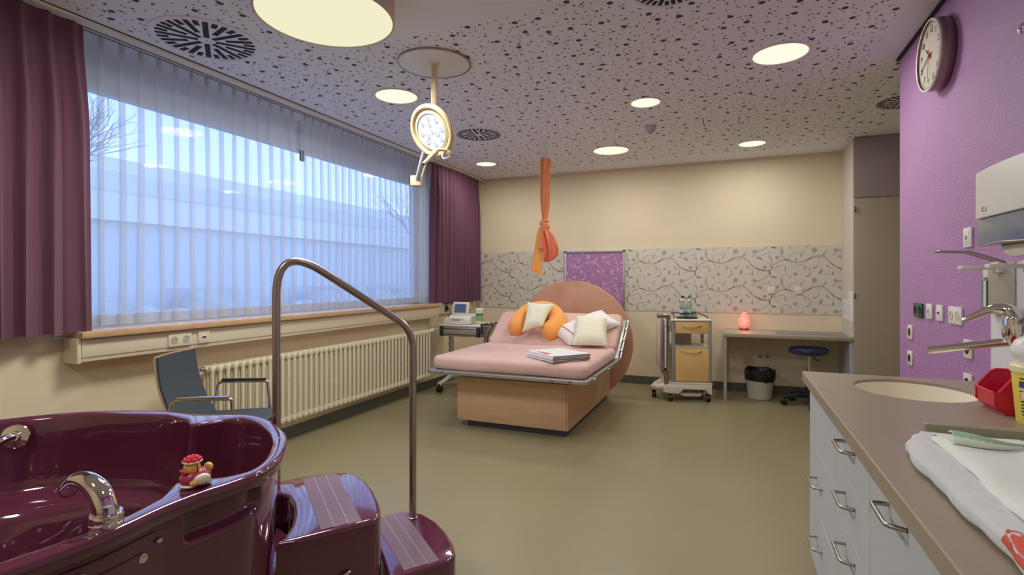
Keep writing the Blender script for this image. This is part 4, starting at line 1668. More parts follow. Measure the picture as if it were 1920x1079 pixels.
T.part('drawer_handle', b, M_steel, parent=dr)
b = B(MT)
b.box(-hw + 0.01, hw - 0.01, -hd + 0.01, hd - 0.012, 0.578, 0.592)
T.part('open_shelf', b, M_cabside)
b = B(MT)
b.box(-hw + 0.015, hw - 0.015, -hd + 0.02, hd - 0.012, 0.205, 0.578)
T.part('cupboard_body', b, M_offwhite)
b = B(MT)
b.box(-hw + 0.005, -hw + 0.012, -hd + 0.03, hd - 0.03, 0.21, 0.58)
T.part('side_panel', b, M_cabside)
b = B(MT)
b.box(-hw + 0.06, hw * 0.35, hd - 0.02, hd - 0.008, 0.59, 0.737)
T.part('back_panel', b, M_cabside)
b = B(MT)
b.box(-hw + 0.036, hw - 0.026, -hd - 0.004, -hd + 0.018, 0.222, 0.574, r=0.004)
dr = T.part('door', b, M_maple)
b = B(MT); smile(b, 0.548)
T.part('door_handle', b, M_steel, parent=dr)
b = B(MT)
b.box(-hw - 0.01, hw + 0.01, -hd - 0.01, hd + 0.01, 0.19, 0.206, r=0.004)
P_ = [(-hw - 0.09, 0.10), (-hw - 0.09, 0.165), (-hw - 0.05, 0.19), (hw + 0.005, 0.19), (hw + 0.005, 0.085), (hw - 0.03, 0.085), (hw - 0.06, 0.13), (-0.08, 0.135), (-0.13, 0.085), (-hw - 0.02, 0.085)]
Mx = frame((0, hd + 0.01, 0), (1, 0, 0), (0, 0, 1), (0, -1, 0))
b.prism(P_, 0.0, 2 * hd + 0.02, r=0.008, M=Mx)
b.prism([(-0.12, 0.085), (-0.09, 0.05), (0.10, 0.05), (0.13, 0.085)], 0.06, 2 * hd - 0.04, M=Mx)
base = T.part('chassis', b, M_cream_metal if False else M_offwhite)
b = B(MT)
b.tube(catmull([(-hw - 0.06, -hd + 0.06, 0.15), (-hw - 0.14, -hd + 0.10, 0.135), (-hw - 0.17, -hd + 0.20, 0.115)], 6), 0.035, 12)
b.tube(catmull([(-hw - 0.06, hd - 0.06, 0.15), (-hw - 0.12, hd - 0.10, 0.135), (-hw - 0.17, hd - 0.20, 0.115)], 6), 0.030, 12)
T.part('outrigger', b, M_offwhite, parent=base)
for (x, y) in ((-hw - 0.01, -hd + 0.03), (-hw - 0.165, -hd + 0.20), (hw - 0.03, -hd + 0.03), (hw - 0.03, hd - 0.03)):
    b = B(MT)
    b.cyl((x - 0.020, y, 0.042), (x - 0.006, y, 0.042), 0.042, n=24)
    b.cyl((x + 0.006, y, 0.042), (x + 0.020, y, 0.042), 0.042, n=24)
    b.box(x - 0.008, x + 0.008, y - 0.012, y + 0.02, 0.04, 0.105)
    w = T.part('castor', b, M_black)
    b = B(MT)
    b.cyl((x - 0.0215, y, 0.042), (x + 0.0215, y, 0.042), 0.022, n=20)
    T.part('wheel_hub', b, M_alu, parent=w)
# folded bed table at the left side
b = B(MT)
b.box(-hw - 0.115, -hw - 0.098, -hd - 0.02, hd + 0.02, 0.335, 0.895, r=0.006)
ft = T.part('folding_table', b, M_offwhite)
b = B(MT)
b.box(-hw - 0.124, -hw - 0.090, -hd - 0.034, -hd - 0.012, 0.33, 0.90, r=0.008)
T.part('table_edge', b, M_dsteel, parent=ft)
b = B(MT)
b.box(-hw - 0.080, -hw - 0.060, -hd - 0.012, hd - 0.06, 0.36, 0.88, r=0.006)
T.part('table_leaf', b, M_white, parent=ft)
b = B(MT)
b.tube(fillet([(-hw - 0.155, -hd - 0.02, 0.925), (-hw - 0.09, -hd - 0.01, 0.93), (-hw - 0.045, -hd, 0.925), (-hw - 0.03, -hd, 0.89)], 0.02), 0.026, 14)
T.part('table_bracket', b, M_dsteel)
b = B(MT)
b.tube([(-hw - 0.085, -hd, 0.34), (-hw - 0.06, -hd + 0.02, 0.29), (-hw - 0.05, -hd + 0.02, 0.16)], [0.034, 0.026, 0.024], 14)
T.part('table_post', b, M_dsteel)
b = B(MT)
b.tube(fillet([(-hw + 0.02, -hd + 0.02, 0.895), (-hw + 0.03, -hd + 0.04, 0.935), (-hw + 0.05, hd - 0.02, 0.935), (hw - 0.06, hd - 0.02, 0.935), (hw - 0.02, -hd + 0.10, 0.915), (hw - 0.02, -hd + 0.10, 0.895)], 0.03), 0.006, 10)
T.part('top_rail', b, M_black)
TP = lambda x, y, z: MT @ V((x, y, z))
T = Thing('serving_tray', 'round dark tray on the bedside cabinet holding two bottles and tumblers', 'tray', TP(-0.02, -0.03, 0.888))
b = B()
b.lathe([(0.0, 0.003), (0.105, 0.003), (0.120, 0.012), (0.123, 0.014), (0.122, 0.011), (0.106, 0.0), (0.0, 0.0)], TP(-0.02, -0.03, 0.888), 40, cap=False)
T.part('tray_dish', b, mat('dark_tray', srgb(44, 48, 62), 0.3))
def water_bottle(p, gm, cap, label):
    T = Thing('water_bottle', label, 'bottle', p, 'water bottles on the tray')
    b = B()
    b.lathe([(0.0, 0.0), (0.030, 0.0), (0.033, 0.006), (0.033, 0.115), (0.030, 0.140), (0.017, 0.185), (0.0135, 0.205), (0.0135, 0.236), (0.0, 0.236)], p, 28)
    T.part('glass_body', b, gm)
    b = B(); b.lathe([(0.0333, 0.030), (0.0333, 0.095)], p, 28, cap=False)
    T.part('label', b, mat('bottle_label', srgb(196, 208, 216), 0.5))
    b = B(); b.lathe([(0.0337, 0.038), (0.0337, 0.056)], p, 28, cap=False)
    T.part('label_print', b, cap)
    b = B(); b.lathe([(0.0180, 0.186), (0.0150, 0.206), (0.0142, 0.216)], p, 24, cap=False)
    T.part('neck_label', b, M_white)
    b = B(); b.lathe([(0.0196, 0.180), (0.0186, 0.186)], p, 24, cap=False)
    T.part('neck_band', b, cap)
    b = B(); b.lathe([(0.0145, 0.222), (0.0155, 0.224), (0.0155, 0.240), (0.0145, 0.242), (0.0, 0.242)], p, 24)
    T.part('cap', b, cap)
M_capgreen = mat('green_cap', srgb(40, 130, 84), 0.4)
M_capnavy = mat('navy_cap', srgb(36, 34, 84), 0.4)
water_bottle(TP(-0.058, 0.0, 0.8925), M_bottle, M_capnavy, 'glass water bottle with navy cap on the dark tray')
water_bottle(TP(0.016, 0.005, 0.8925), M_bottleg, M_capgreen, 'glass water bottle with green cap on the dark tray')
def tumbler(p, label):
    b = B()
    b.lathe([(0.0, 0.004), (0.026, 0.004), (0.030, 0.075), (0.0315, 0.075), (0.028, 0.0), (0.0, 0.0)], p, 24, cap=False)
    solo('tumbler', label, 'glass', b, M_bottle, p, 'tumblers on the tray')
tumbler(TP(-0.035, -0.080, 0.8925), 'clear tumbler upside in front of the navy capped bottle')
tumbler(TP(0.058, -0.050, 0.8925), 'clear tumbler in front of the green capped bottle')

# ================================================================== DESK CORNER
T = Thing('wall_desk', 'grey laminate desk built between the cabinet and a side panel', 'desk', (0.53, 6.43, 0))
b = B()
b.box(-0.075, 1.128, 6.128, 6.733, 0.700, 0.738, r=0.003)
T.part('desktop', b, M_greige)
b = B()
b.box(-0.072, -0.040, 6.135, 6.20, 0.0, 0.70)
T.part('leg', b, M_greige, smooth=False)
b = B()
b.box(-0.072, -0.04, 6.66, 6.725, 0.0, 0.70)
T.part('leg', b, M_greige, smooth=False)
b = B()
b.box(1.105, 1.128, 6.16, 6.73, 0.0, 0.70)
T.part('side_support', b, M_grey, smooth=False)
b = B()
b.prism([(0.455, 6.21), (1.095, 6.21), (1.095, 6.62), (0.455, 6.62)], 0.7385, 0.741, r=0.001)
solo('desk_mat', 'grey writing mat lying on the desk', 'desk mat', b, mat('grey_mat', srgb(132, 122, 124), 0.35), (0.78, 6.42, 0.7385))
T = Thing('salt_lamp', 'glowing pink salt crystal lamp on the desk', 'lamp', (0.142, 6.58, 0.738))
b = B()
b.lathe([(0.0, 0.0), (0.048, 0.0), (0.050, 0.004), (0.050, 0.016), (0.047, 0.020), (0.0, 0.020)], (0.142, 6.58, 0.738), 28)
T.part('wooden_base', b, mat('walnut_base', srgb(110, 70, 52), 0.5))
b = B()
def salt(x, y, z):
    w = noise.noise(V((x * 2.2, y * 2.2, z * 2.2 + 4))) * 0.16 + noise.noise(V((x * 5, y * 5, z * 5))) * 0.05
    t = (z + 1) / 2
    k = (1.06 - 0.34 * max(0, t - 0.30) / 0.7) * (1 + w)
    z = math.copysign(abs(z) ** 1.25, z) if z > 0 else z
    k *= 1.0 if t > 0.12 else 0.9 + 0.1 * t / 0.12
    return (x * k + 0.06 * t, y * k, z)
b.ball((0.142, 6.58, 0.852), (0.066, 0.062, 0.098), 22, 28, fn=salt)
T.part('crystal', b, M_salt, ang=30)
ld = bpy.data.lights.new('salt_glow', 'POINT')
ld.energy = 0.8
ld.color = (1.0, 0.25, 0.16)
ld.shadow_soft_size = 0.07
lo = bpy.data.objects.new('salt_glow', ld)
COL.objects.link(lo); lo.parent = T.o; lo.location = (0.0, -0.09, 0.12)
b = B()
b.tube(catmull([(0.19, 6.59, 0.745), (0.26, 6.60, 0.742), (0.32, 6.66, 0.742), (0.345, 6.728, 0.735), (0.35, 6.729, 0.60), (0.345, 6.727, 0.45)], 8), 0.0022, 6)
solo('lamp_cord', 'thin cord from the salt lamp down to the socket under the desk', 'cord', b, M_offwhite, (0.3, 6.7, 0.6))

bx, by = 0.300, 6.42
T = Thing('waste_bin', 'grey round waste bin with a black bag under the desk', 'bin', (bx, by, 0))
b = B()
b.lathe([(0.0, 0.004), (0.110, 0.0), (0.118, 0.004), (0.123, 0.02), (0.148, 0.270), (0.152, 0.275), (0.148, 0.285), (0.140, 0.28), (0.115, 0.015), (0.0, 0.012)], (bx, by, 0), 40)
T.part('bucket', b, mat('grey_bin', srgb(196, 190, 178), 0.45))
rows = []
rnd = random.Random(4)
for i, (r, z) in enumerate(((0.146, 0.205), (0.154, 0.225), (0.158, 0.26), (0.160, 0.30), (0.157, 0.325), (0.148, 0.318), (0.138, 0.29), (0.130, 0.22), (0.118, 0.10))):
    row = []
    for k in range(60):
        a = 2 * PI * k / 60
        w = noise.noise(V((math.cos(a) * 4, math.sin(a) * 4, i * 0.8)))
        row.append((bx + (r + 0.007 * w) * math.cos(a), by + (r + 0.007 * w) * math.sin(a), z + 0.018 * noise.noise(V((math.cos(a) * 2.5, math.sin(a) * 2.5, 3 if i < 2 else 7)))))
    rows.append(row)
b = B(); b.grid(rows, cv=True)
T.part('bin_bag', b, M_blackbag, ang=70)

stx, sty = 0.752, 6.24
T = Thing('swivel_stool', 'round navy padded stool on castors in front of the desk', 'stool', (stx, sty, 0))
b = B()
b.lathe([(0.0, 0.540), (0.150, 0.540), (0.178, 0.552), (0.186, 0.572), (0.182, 0.594), (0.165, 0.608), (0.08, 0.612), (0.0, 0.612)], (stx, sty, 0), 48)
T.part('seat', b, M_navy)
b = B()
b.lathe([(0.0, 0.520), (0.03, 0.520), (0.035, 0.540), (0.0, 0.540)], (stx, sty, 0), 20)
T.part('seat_mount', b, M_black)
b = B()
b.lathe([(0.026, 0.36), (0.026, 0.30), (0.034, 0.13), (0.034, 0.085), (0.0, 0.085)], (stx, sty, 0), 20)
T.part('column_sleeve', b, M_black)
b = B()
b.cyl((stx, sty, 0.30), (stx, sty, 0.53), 0.015, n=18)
T.part('gas_lift', b, M_chrome)
b = B()
b.tube([(stx + 0.03, sty - 0.03, 0.535), (stx + 0.045, sty - 0.05, 0.50), (stx + 0.07, sty - 0.06, 0.487), (stx + 0.095, sty - 0.065, 0.49)], [0.004, 0.005, 0.008, 0.005], 8)
T.part('height_lever', b, M_black)
for k in range(5):
    a = math.radians(197 + 72 * k)
    ex, ey = stx + 0.245 * math.cos(a), sty + 0.245 * math.sin(a)
    b = B()
    b.tube([(stx, sty, 0.115), ((stx + ex) / 2, (sty + ey) / 2, 0.108), (ex, ey, 0.083)], [0.034, 0.028, 0.020], 12)
    lg = T.part('leg', b, M_black)
    b = B()
    cx_, sx_ = math.cos(a), math.sin(a)
    for s_ in (-0.014, 0.014):
        p = V((ex - sx_ * s_, ey + cx_ * s_, 0.030))
        q = V((-sx_, cx_, 0)) * 0.009
        b.cyl(p - q, p + q, 0.030, n=20)
    b.tube([(ex, ey, 0.03), (ex, ey, 0.085)], 0.009, 10)
    T.part('castor', b, M_black, parent=lg)

# --- tall built-in cabinet and the notices on its side
T = Thing('tall_cabinet', 'ceiling high grey cabinet, front painted dim, between the desk and the violet wall', 'cabinet', (1.6, 6.43, 0))
M_tall = mat('dimmed_grey_laminate', srgb(170, 156, 134), 0.5, var=0.015, vscale=2)  # white-grey laminate; the dim light on the front is in this colour
M_tallup = mat('dimmed_upper_laminate', srgb(164, 148, 148), 0.5)  # upper door of the same front, dimness put into its colour too
b = B()
b.box(1.131, 2.05, 6.150, YB, 0, ZC)
T.part('carcass', b, M_cabside, smooth=False)
b = B()
b.box(1.134, 2.05, 6.130, 6.149, 2.138, 2.735, r=0.002)
T.part('upper_door', b, M_tallup)
b = B()
b.box(1.138, 2.05, 6.130, 6.149, 0.09, 2.126, r=0.002)
dr = T.part('tall_door', b, M_tall)
for zz in (2.02, 1.155):
    b = B()
    b.box(1.1335, 1.150, 6.122, 6.132, zz - 0.03, zz + 0.03, r=0.003)
    T.part('hinge', b, M_steel, parent=dr)
b = B()
b.box(1.15, 2.05, 6.17, 6.19, 0, 0.088)
T.part('kick_board', b, M_dark, smooth=False)
M_paper = mat('paper', srgb(232, 230, 226), 0.8)
def notice(y0, y1, z0, z1, x, label, nl, seed):
    rnd = random.Random(seed)
    T = Thing('notice_sheet', label, 'notice', (x, (y0 + y1) / 2, z0))
    b = B()
    b.box(x - 0.0012, x, y0, y1, z0, z1)
    T.part('sheet', b, M_paper, smooth=False)
    b = B()
    for k in range(nl):
        z_ = z1 - 0.02 - (z1 - z0 - 0.03) * k / nl
        w = (y1 - y0) * rnd.uniform(0.4, 0.8)
        b.box(x - 0.0016, x - 0.001, y1 - 0.015 - w, y1 - 0.015, z_ - 0.003, z_)
    T.part('printed_lines', b, mat('grey_ink', srgb(150, 148, 150), 0.8), smooth=False)
notice(6.17, 6.37, 0.895, 1.20, 1.131, 'larger white notice sheet on the cabinet side, nearest the room', 16, 3)
notice(6.41, 6.66, 0.905, 1.105, 1.1305, 'smaller white notice sheet on the cabinet side, nearest the floral panel', 14, 5)

# ================================================================== VIOLET WALL
cy_, cz_, cr = 3.297, 2.467, 0.178
T = Thing('wall_clock', 'round wall clock in a deep brushed steel case on the violet wall', 'clock', (XR, cy_, cz_))
MC = FR(XR, cy_, cz_)
b = B(MC)
b.lathe([(cr - 0.012, 0.0), (cr - 0.004, 0.004), (cr, 0.012), (cr, 0.062), (cr - 0.004, 0.068), (cr - 0.008, 0.0685), (cr - 0.010, 0.060)], n=72, cap=False)
T.part('case', b, mat('brushed_bronze_steel', srgb(158, 138, 136), 0.32, metal=0.9, var=0.05, vscale=60, stretch=(1, 1, 30)))
b = B(MC)
b.lathe([(cr + 0.0008, 0.060), (cr + 0.0008, 0.068), (cr - 0.004, 0.071), (cr - 0.009, 0.069)], n=72, cap=False)
T.part('bezel', b, M_white)
b = B(MC)
b.lathe([(cr - 0.009, 0.058), (0.0, 0.058)], n=72, cap=False)
M_dial = mat('cream_dial', srgb(232, 222, 200), 0.22, coat=0.6)
T.part('dial', b, M_dial)
roll = math.radians(-10)
b = B(MC @ Matrix.Rotation(roll, 4, 'Z'))
for h in range(1, 13):
    a = PI / 2 - 2 * PI * h / 12
    vs, fs = text_geo(str(h), 0.043)
    b.add([(v.x + 0.128 * math.cos(a), v.y + 0.128 * math.sin(a), 0.0588) for v in vs], fs)
for k in range(60):
    a = 2 * PI * k / 60
    l = 0.150 if k % 5 == 0 else 0.156
    b.tube([(l * math.cos(a), l * math.sin(a), 0.0586), (0.161 * math.cos(a), 0.161 * math.sin(a), 0.0586)], 0.0008, 4)
T.part('numerals', b, M_black, smooth=False)
def hand(deg, L, tailL, w, z, m, name):
    b = B(MC @ Matrix.Rotation(math.radians(90 - deg), 4, 'Z'))
    b.prism([(-tailL, -w), (L, -w * 0.45), (L, w * 0.45), (-tailL, w)], z, z + 0.0015)
    T.part(name, b, m, smooth=False)
hand(312, 0.070, 0.022, 0.0055, 0.0605, M_black, 'hour_hand')
hand(252, 0.125, 0.030, 0.0042, 0.0625, M_black, 'minute_hand')
hand(186, 0.135, 0.035, 0.0018, 0.0645, M_redbox, 'second_hand')
b = B(MC)
b.lathe([(0.0, 0.058), (0.008, 0.058), (0.008, 0.0665), (0.0, 0.0675)], n=16)
T.part('hand_hub', b, M_redbox)

sw = (M_white, M_white)
sg = (M_white, mat('beige_insert', srgb(206, 196, 180), 0.4))
outlet(FR(XR, 3.674, 1.144), 'power_socket', 'dark green double power socket on the violet wall', 'socket', (M_greensock, M_dark), 'double', 0.152, 0.082)
outlet(FR(XR, 3.488, 1.147), 'wall_port', 'white port plate right beside the green double socket', 'socket', sw, 'ports', 0.084, 0.082)
outlet(FR(XR, 3.339, 1.148), 'data_socket', 'white data socket between the port plate and the white double socket', 'socket', sw, 'data', 0.084, 0.082)
outlet(FR(XR, 3.136, 1.147), 'power_socket', 'white double power socket on the violet wall', 'socket', sg, 'double', 0.155, 0.084)
outlet(FR(XR, 3.818, 1.005), 'power_socket', 'white single socket with black insert below the green socket, the upper one', 'socket', (M_offwhite, M_black), 'schuko', 0.084, 0.084)
outlet(FR(XR, 3.822, 0.848), 'power_socket', 'white single socket with black insert below the green socket, the lower one', 'socket', (M_offwhite, M_black), 'schuko', 0.084, 0.084)
outlet(FR(XR, 2.990, 1.004), 'power_socket', 'white single socket with black insert crossed by the chrome spout', 'socket', (M_offwhite, M_black), 'schuko', 0.084, 0.084)
outlet(FR(XR, 2.990, 0.850), 'power_socket', 'white single socket with black insert half hidden by the worktop edge', 'socket', (M_offwhite, M_black), 'schuko', 0.084, 0.084)
outlet(FR(XR, 2.992, 1.511), 'wall_port', 'white port plate high on the violet wall beside the paper towel dispenser', 'socket', sw, 'ports', 0.084, 0.090)

T = Thing('wall_hook', 'small chrome hook on the violet wall at the picture edge', 'hook', (XR, 2.452, 2.242))
b = B()
b.cyl((XR, 2.452, 2.242), (XR - 0.006, 2.452, 2.242), 0.016, n=20)
T.part('plate', b, M_chrome)
b = B()
b.tube(catmull([(XR - 0.006, 2.452, 2.245), (XR - 0.03, 2.452, 2.24), (XR - 0.036, 2.452, 2.22), (XR - 0.03, 2.452, 2.205)], 5), 0.006, 10)
T.part('hook_arm', b, M_chrome)

# --- paper towel dispenser
T = Thing('paper_towel_dispenser', 'white paper towel dispenser with smoky blue lower part on the violet wall', 'dispenser', (XR, 2.15, 1.44))
Mx = frame((0, 0, 0), (0, -1, 0), (0, 0, 1), (-1, 0, 0))   # local: x=-Y, y=Z, z=-X
def disp_outline(zlo, zhi, r0, r1, arch=0.012):
    P = []
    x0, x1 = -2.33, -1.96
    for k in range(5):
        a = math.radians(180 + 22.5 * k)
        P.append((x0 + r0 + r0 * math.cos(a), zlo + r0 + r0 * math.sin(a)))
    for k in range(5):
        a = math.radians(270 + 22.5 * k)
        P.append((x1 - r0 + r0 * math.cos(a), zlo + r0 + r0 * math.sin(a)))
    for k in range(5):
        a = math.radians(22.5 * k)
        P.append((x1 - r1 + r1 * math.cos(a), zhi - r1 + r1 * math.sin(a)))
    for k in range(1, 8):
        f = k / 8
        P.append((x1 - r1 + (x0 + r1 - x1 + r1) * f, zhi + arch * math.sin(PI * f)))
    for k in range(5):
        a = math.radians(90 + 22.5 * k)
        P.append((x0 + r1 + r1 * math.cos(a), zhi - r1 + r1 * math.sin(a)))
    return P
b = B()
b.prism(disp_outline(1.531, 1.694, 0.004, 0.014, 0.004), -XR, -0.795, r=0.012, seg=3, M=Mx)
T.part('upper_cover', b, M_white)
b = B()
b.prism(disp_outline(1.437, 1.529, 0.016, 0.003, 0.0), -XR, -0.800, r=0.010, seg=3, M=Mx)
T.part('lower_cover', b, M_pill)
b = B()
b.prism([(-2.27, 1.437), (-2.03, 1.437), (-2.05, 1.41), (-2.10, 1.395), (-2.20, 1.395), (-2.25, 1.41)], -0.985, -0.84, r=0.006, M=Mx)
T.part('paper_outlet', b, M_offwhite)
b = B()
b.tube([(0.80, 2.29, 1.436), (0.80, 2.15, 1.442), (0.80, 1.99, 1.436)], 0.003, 8)
T.part('tear_bar', b, M_steel)
b = B()
for (y0, z0, y1, z1) in ((2.272, 1.553, 2.272, 1.563), (2.246, 1.553, 2.246, 1.563), (2.272, 1.553, 2.246, 1.553), (2.272, 1.563, 2.259, 1.569), (2.259, 1.569, 2.246, 1.563)):
    b.tube([(0.794, y0, z0), (0.794, y1, z1)], 0.0012, 5)
T.part('embossed_mark', b, mat('embossed_grey', srgb(176, 170, 160), 0.5))

# --- elbow-lever soap dispensers
def soap(y0, y1, label, bottle, lever, face_m, xf=0.946):
    yc = (y0 + y1) / 2
    T = Thing('soap_dispenser', label, 'dispenser', (XR, yc, 1.16))
    b = B()
    b.box(xf, XR - 0.012, y0, y1, 1.185, 1.385, r=0.006)
    T.part('housing', b, face_m)
    b = B()
    b.box(xf - 0.125, xf + 0.01, yc - 0.022, yc + 0.022, 1.358, 1.374, r=0.006)
    b.box(xf - 0.020, xf + 0.03, yc - 0.030, yc + 0.030, 1.345, 1.388, r=0.006)
    T.part('pump_arm', b, M_white)
    if lever:
        b = B()
        p = [(0.95, yc + 0.03, 1.385), (0.85, yc + 0.03, 1.425), (0.755, yc + 0.03, 1.430), (0.745, yc, 1.431), (0.755, yc - 0.03, 1.430), (0.85, yc - 0.03, 1.425), (0.95, yc - 0.03, 1.385)]
        b.tube(fillet(p, 0.02), 0.004, 10)
        T.part('elbow_lever', b, M_dsteel)
    if bottle:
        b = B()
        b.box(xf - 0.002, XR - 0.014, y1 + 0.001, y1 + 0.062, 1.185, 1.325, r=0.012)
        T.part('bottle', b, mat('green_liquid', srgb(64, 120, 100), 0.15))
        b = B()
        b.box(xf + 0.004, XR - 0.02, y1 + 0.006, y1 + 0.056, 1.325, 1.365, r=0.006)
        T.part('bottle_cap', b, M_white)
        b = B()
        b.box(xf - 0.0035, xf - 0.001, y1 + 0.004, y1 + 0.026, 1.175, 1.315)
        T.part('bottle_label', b, mat('pale_label', srgb(206, 216, 206), 0.5), smooth=False)
soap(2.445, 2.660, 'grey soap dispenser with wire elbow lever and green bottle on the splashback', True, True, mat('satin_housing', srgb(172, 166, 152), 0.4, metal=0.2))
soap(2.20, 2.435, 'pale soap dispenser under the towel dispenser, cut by the picture edge', False, False, mat('pale_housing', srgb(206, 206, 208), 0.35))

# --- wall mixer over the basin
T = Thing('basin_mixer', 'chrome wall mixer with long spout and lever over the round basin', 'tap', (XR - 0.012, 2.375, 1.12))
b = B()
b.lathe([(0.0, 0.0), (0.036, 0.0), (0.036, 0.008), (0.022, 0.016), (0.020, 0.060), (0.0, 0.060)], n=32, M=frame((XR - 0.012, 2.368, 1.125), (0, 1, 0), (0, 0, 1), (1, 0, 0)) @ Matrix.Rotation(PI, 4, 'Y'))
b.lathe([(0.0, -0.036), (0.016, -0.036), (0.018, -0.030), (0.024, -0.018), (0.0285, 0.0), (0.0285, 0.055), (0.025, 0.070), (0.014, 0.080), (0.0, 0.082)], (0.912, 2.368, 1.125), 36)
T.part('body', b, M_chrome)
b = B()
b.tube(fillet([(0.908, 2.370, 1.100), (0.880, 2.380, 1.096), (0.695, 2.448, 1.050)], 0.02), [0.0152] * 11, 16)
b.cyl((0.703, 2.445, 1.050), (0.703, 2.445, 1.038), 0.0105, n=16)
T.part('spout', b, M_chrome)
b = B()
lev = catmull([(0.918, 2.366, 1.180), (0.902, 2.374, 1.212), (0.872, 2.390, 1.216), (0.835, 2.410, 1.196), (0.795, 2.430, 1.168)], 6)
b.tube(lev, [0.029 - 0.020 * (k / (len(lev) - 1)) ** 0.8 for k in range(len(lev))], 16)
T.part('lever', b, M_chrome)

# ================================================================== WORKTOP AND UNITS
bcx, bcy, bra, brb = 0.640, 2.430, 0.190, 0.215
def ellipse(rx, ry, n=64):
    return [(bcx + rx * math.cos(2 * PI * k / n), bcy + ry * math.sin(2 * PI * k / n)) for k in range(n)]
def plate_hole(b, outer, hole, z, up):
    t = bmesh.new()
    ed = []
    for loop in (outer, hole):
        vv = [t.verts.new((p[0], p[1], z)) for p in loop]
        ed += [t.edges.new((vv[i], vv[(i + 1) % len(vv)])) for i in range(len(vv))]
    bmesh.ops.triangle_fill(t, use_beauty=True, use_dissolve=False, edges=ed)
    t.verts.index_update()
    b.add([v.co.copy() for v in t.verts], [tuple(v.index for v in f.verts) for f in t.faces])
    t.free()
WX0, WX1, WY0, WY1 = 0.303, XR - 0.012, -1.2, 2.73
def rect(i):
    return [(WX0 + i, WY0), (WX1, WY0), (WX1, WY1 - i), (WX0 + i, WY1 - i)]
b = B()
hole = ellipse(bra, brb)
plate_hole(b, rect(0.003), hole, 0.900, 1)
plate_hole(b, rect(0.0), hole, 0.858, 1)
o0, o1 = rect(0.003), rect(0.0)
b.grid([[p + (0.900,) for p in o0], [p + (0.897,) for p in o1], [p + (0.858,) for p in o1]], cv=True)
b.grid([[p + (0.900,) for p in hole], [p + (0.858,) for p in hole]], cv=True)
solo('worktop', 'long taupe worktop with a round basin cut-out along the violet wall', 'worktop', b, M_worktop, (0.65, 0.8, 0.858), smooth=True)
b = B()
rows = []
for (k, z) in ((0.9985, 0.8575), (0.9985, 0.889), (0.985, 0.8895), (0.975, 0.875), (0.968, 0.84), (0.94, 0.79), (0.82, 0.75), (0.55, 0.735), (0.12, 0.730)):
    rows.append([p + (z,) for p in ellipse(bra * k, brb * k)])
b.grid(rows, cv=True)
T = Thing('wash_basin', 'round ivory undermounted basin set into the worktop', 'basin', (bcx, bcy, 0.73))
T.part('bowl', b, M_ivory)
b = B()
b.lathe([(0.026, 0.731), (0.024, 0.734), (0.0, 0.733)], (bcx, bcy, 0), 24)
T.part('drain', b, M_chrome)

def bow_handle(T, parent, yc, z, L=0.13):
    b = B()
    x = 0.329
    p = [(x, yc + L / 2, z), (x - 0.034, yc + L / 2 - 0.002, z), (x - 0.034, yc - L / 2 + 0.012, z), (x, yc - L / 2, z)]
    b.tube(fillet(p, [0.010, 0.014]), 0.0052, 12)
    T.part('handle', b, M_steel, parent=parent)
def unit(y0, y1, fronts, label):
    T = Thing('base_cabinet', label, 'cabinet', (0.65, (y0 + y1) / 2, 0), 'grey base units under the worktop')
    b = B()
    b.box(0.352, WX1, y0 + 0.001, y1 - 0.001, 0.10, 0.72 if y1 > 2.1 else 0.857)
    T.part('carcass', b, M_grey, smooth=False)
    b = B()
    b.box(0.40, WX1, y0, y1, 0.0, 0.099)
    T.part('kick_board', b, M_base, smooth=False)
    for (z0, z1, hz, nm) in fronts:
        b = B()
        b.box(0.330, 0.350, y0 + 0.002, y1 - 0.002, z0 + 0.0018, z1 - 0.0018, r=0.0012, seg=1)
        f = T.part(nm, b, M_grey)
        if hz:
            bow_handle(T, f, (y0 + y1) / 2 + (0.025 if y1 > 2.1 else 0.0), hz, 0.135)
    if y1 > 2.6:
        b = B()
        b.box(0.332, WX1, y1 - 0.001, y1 + 0.016, 0.10, 0.857)
        T.part('end_panel', b, M_grey, smooth=False)
unit(2.078, 2.698, [(0.617, 0.856, None, 'blank_panel'), (0.362, 0.617, 0.500, 'drawer'), (0.10, 0.362, 0.256, 'drawer')], 'grey base unit under the basin, at the far end of the worktop')
unit(1.595, 2.078, [(0.709, 0.856, 0.816, 'drawer'), (0.545, 0.709, 0.655, 'drawer'), (0.10, 0.545, 0.496, 'drawer')], 'grey drawer unit with three bow handles, second from the basin end')
unit(1.106, 1.595, [(0.10, 0.856, 0.812, 'door')], 'grey unit with one big door and handle, third from the basin end')
unit(0.50, 1.106, [(0.10, 0.856, 0.812, 'door')], 'grey unit nearest the viewer, only its top corner in view')

# --- red storage bin
T = Thing('storage_bin', 'red open fronted storage bin on the worktop beside the basin', 'storage bin', (0.85, 2.145, 0.90))
yn, yf, th = 2.072, 2.222, 0.004
prof = [(0.782, 0.901), (0.759, 0.922), (0.757, 0.966), (0.765, 0.968), (0.800, 1.016), (0.810, 1.021), (0.945, 1.021), (0.945, 0.901)]
Mx = lambda y: frame((0, y, 0), (1, 0, 0), (0, 0, 1), (0, -1, 0))
b = B()
b.prism(prof, 0.0, th, r=0.0015, M=Mx(yn + th))
b.prism(prof, 0.0, th, r=0.0015, M=Mx(yf))
b.box(0.780, 0.945, yn, yf, 0.901, 0.905)
b.box(0.941, 0.945, yn, yf, 0.901, 1.021)
b.prism([(0.757, 0.966), (0.759, 0.922), (0.782, 0.901), (0.784, 0.905), (0.763, 0.924), (0.761, 0.966)], 0.0, yf - yn, M=Mx(yf))
b.tube([(0.757, yn + 0.004, 0.966), (0.757, yf - 0.004, 0.966)], 0.004, 8)
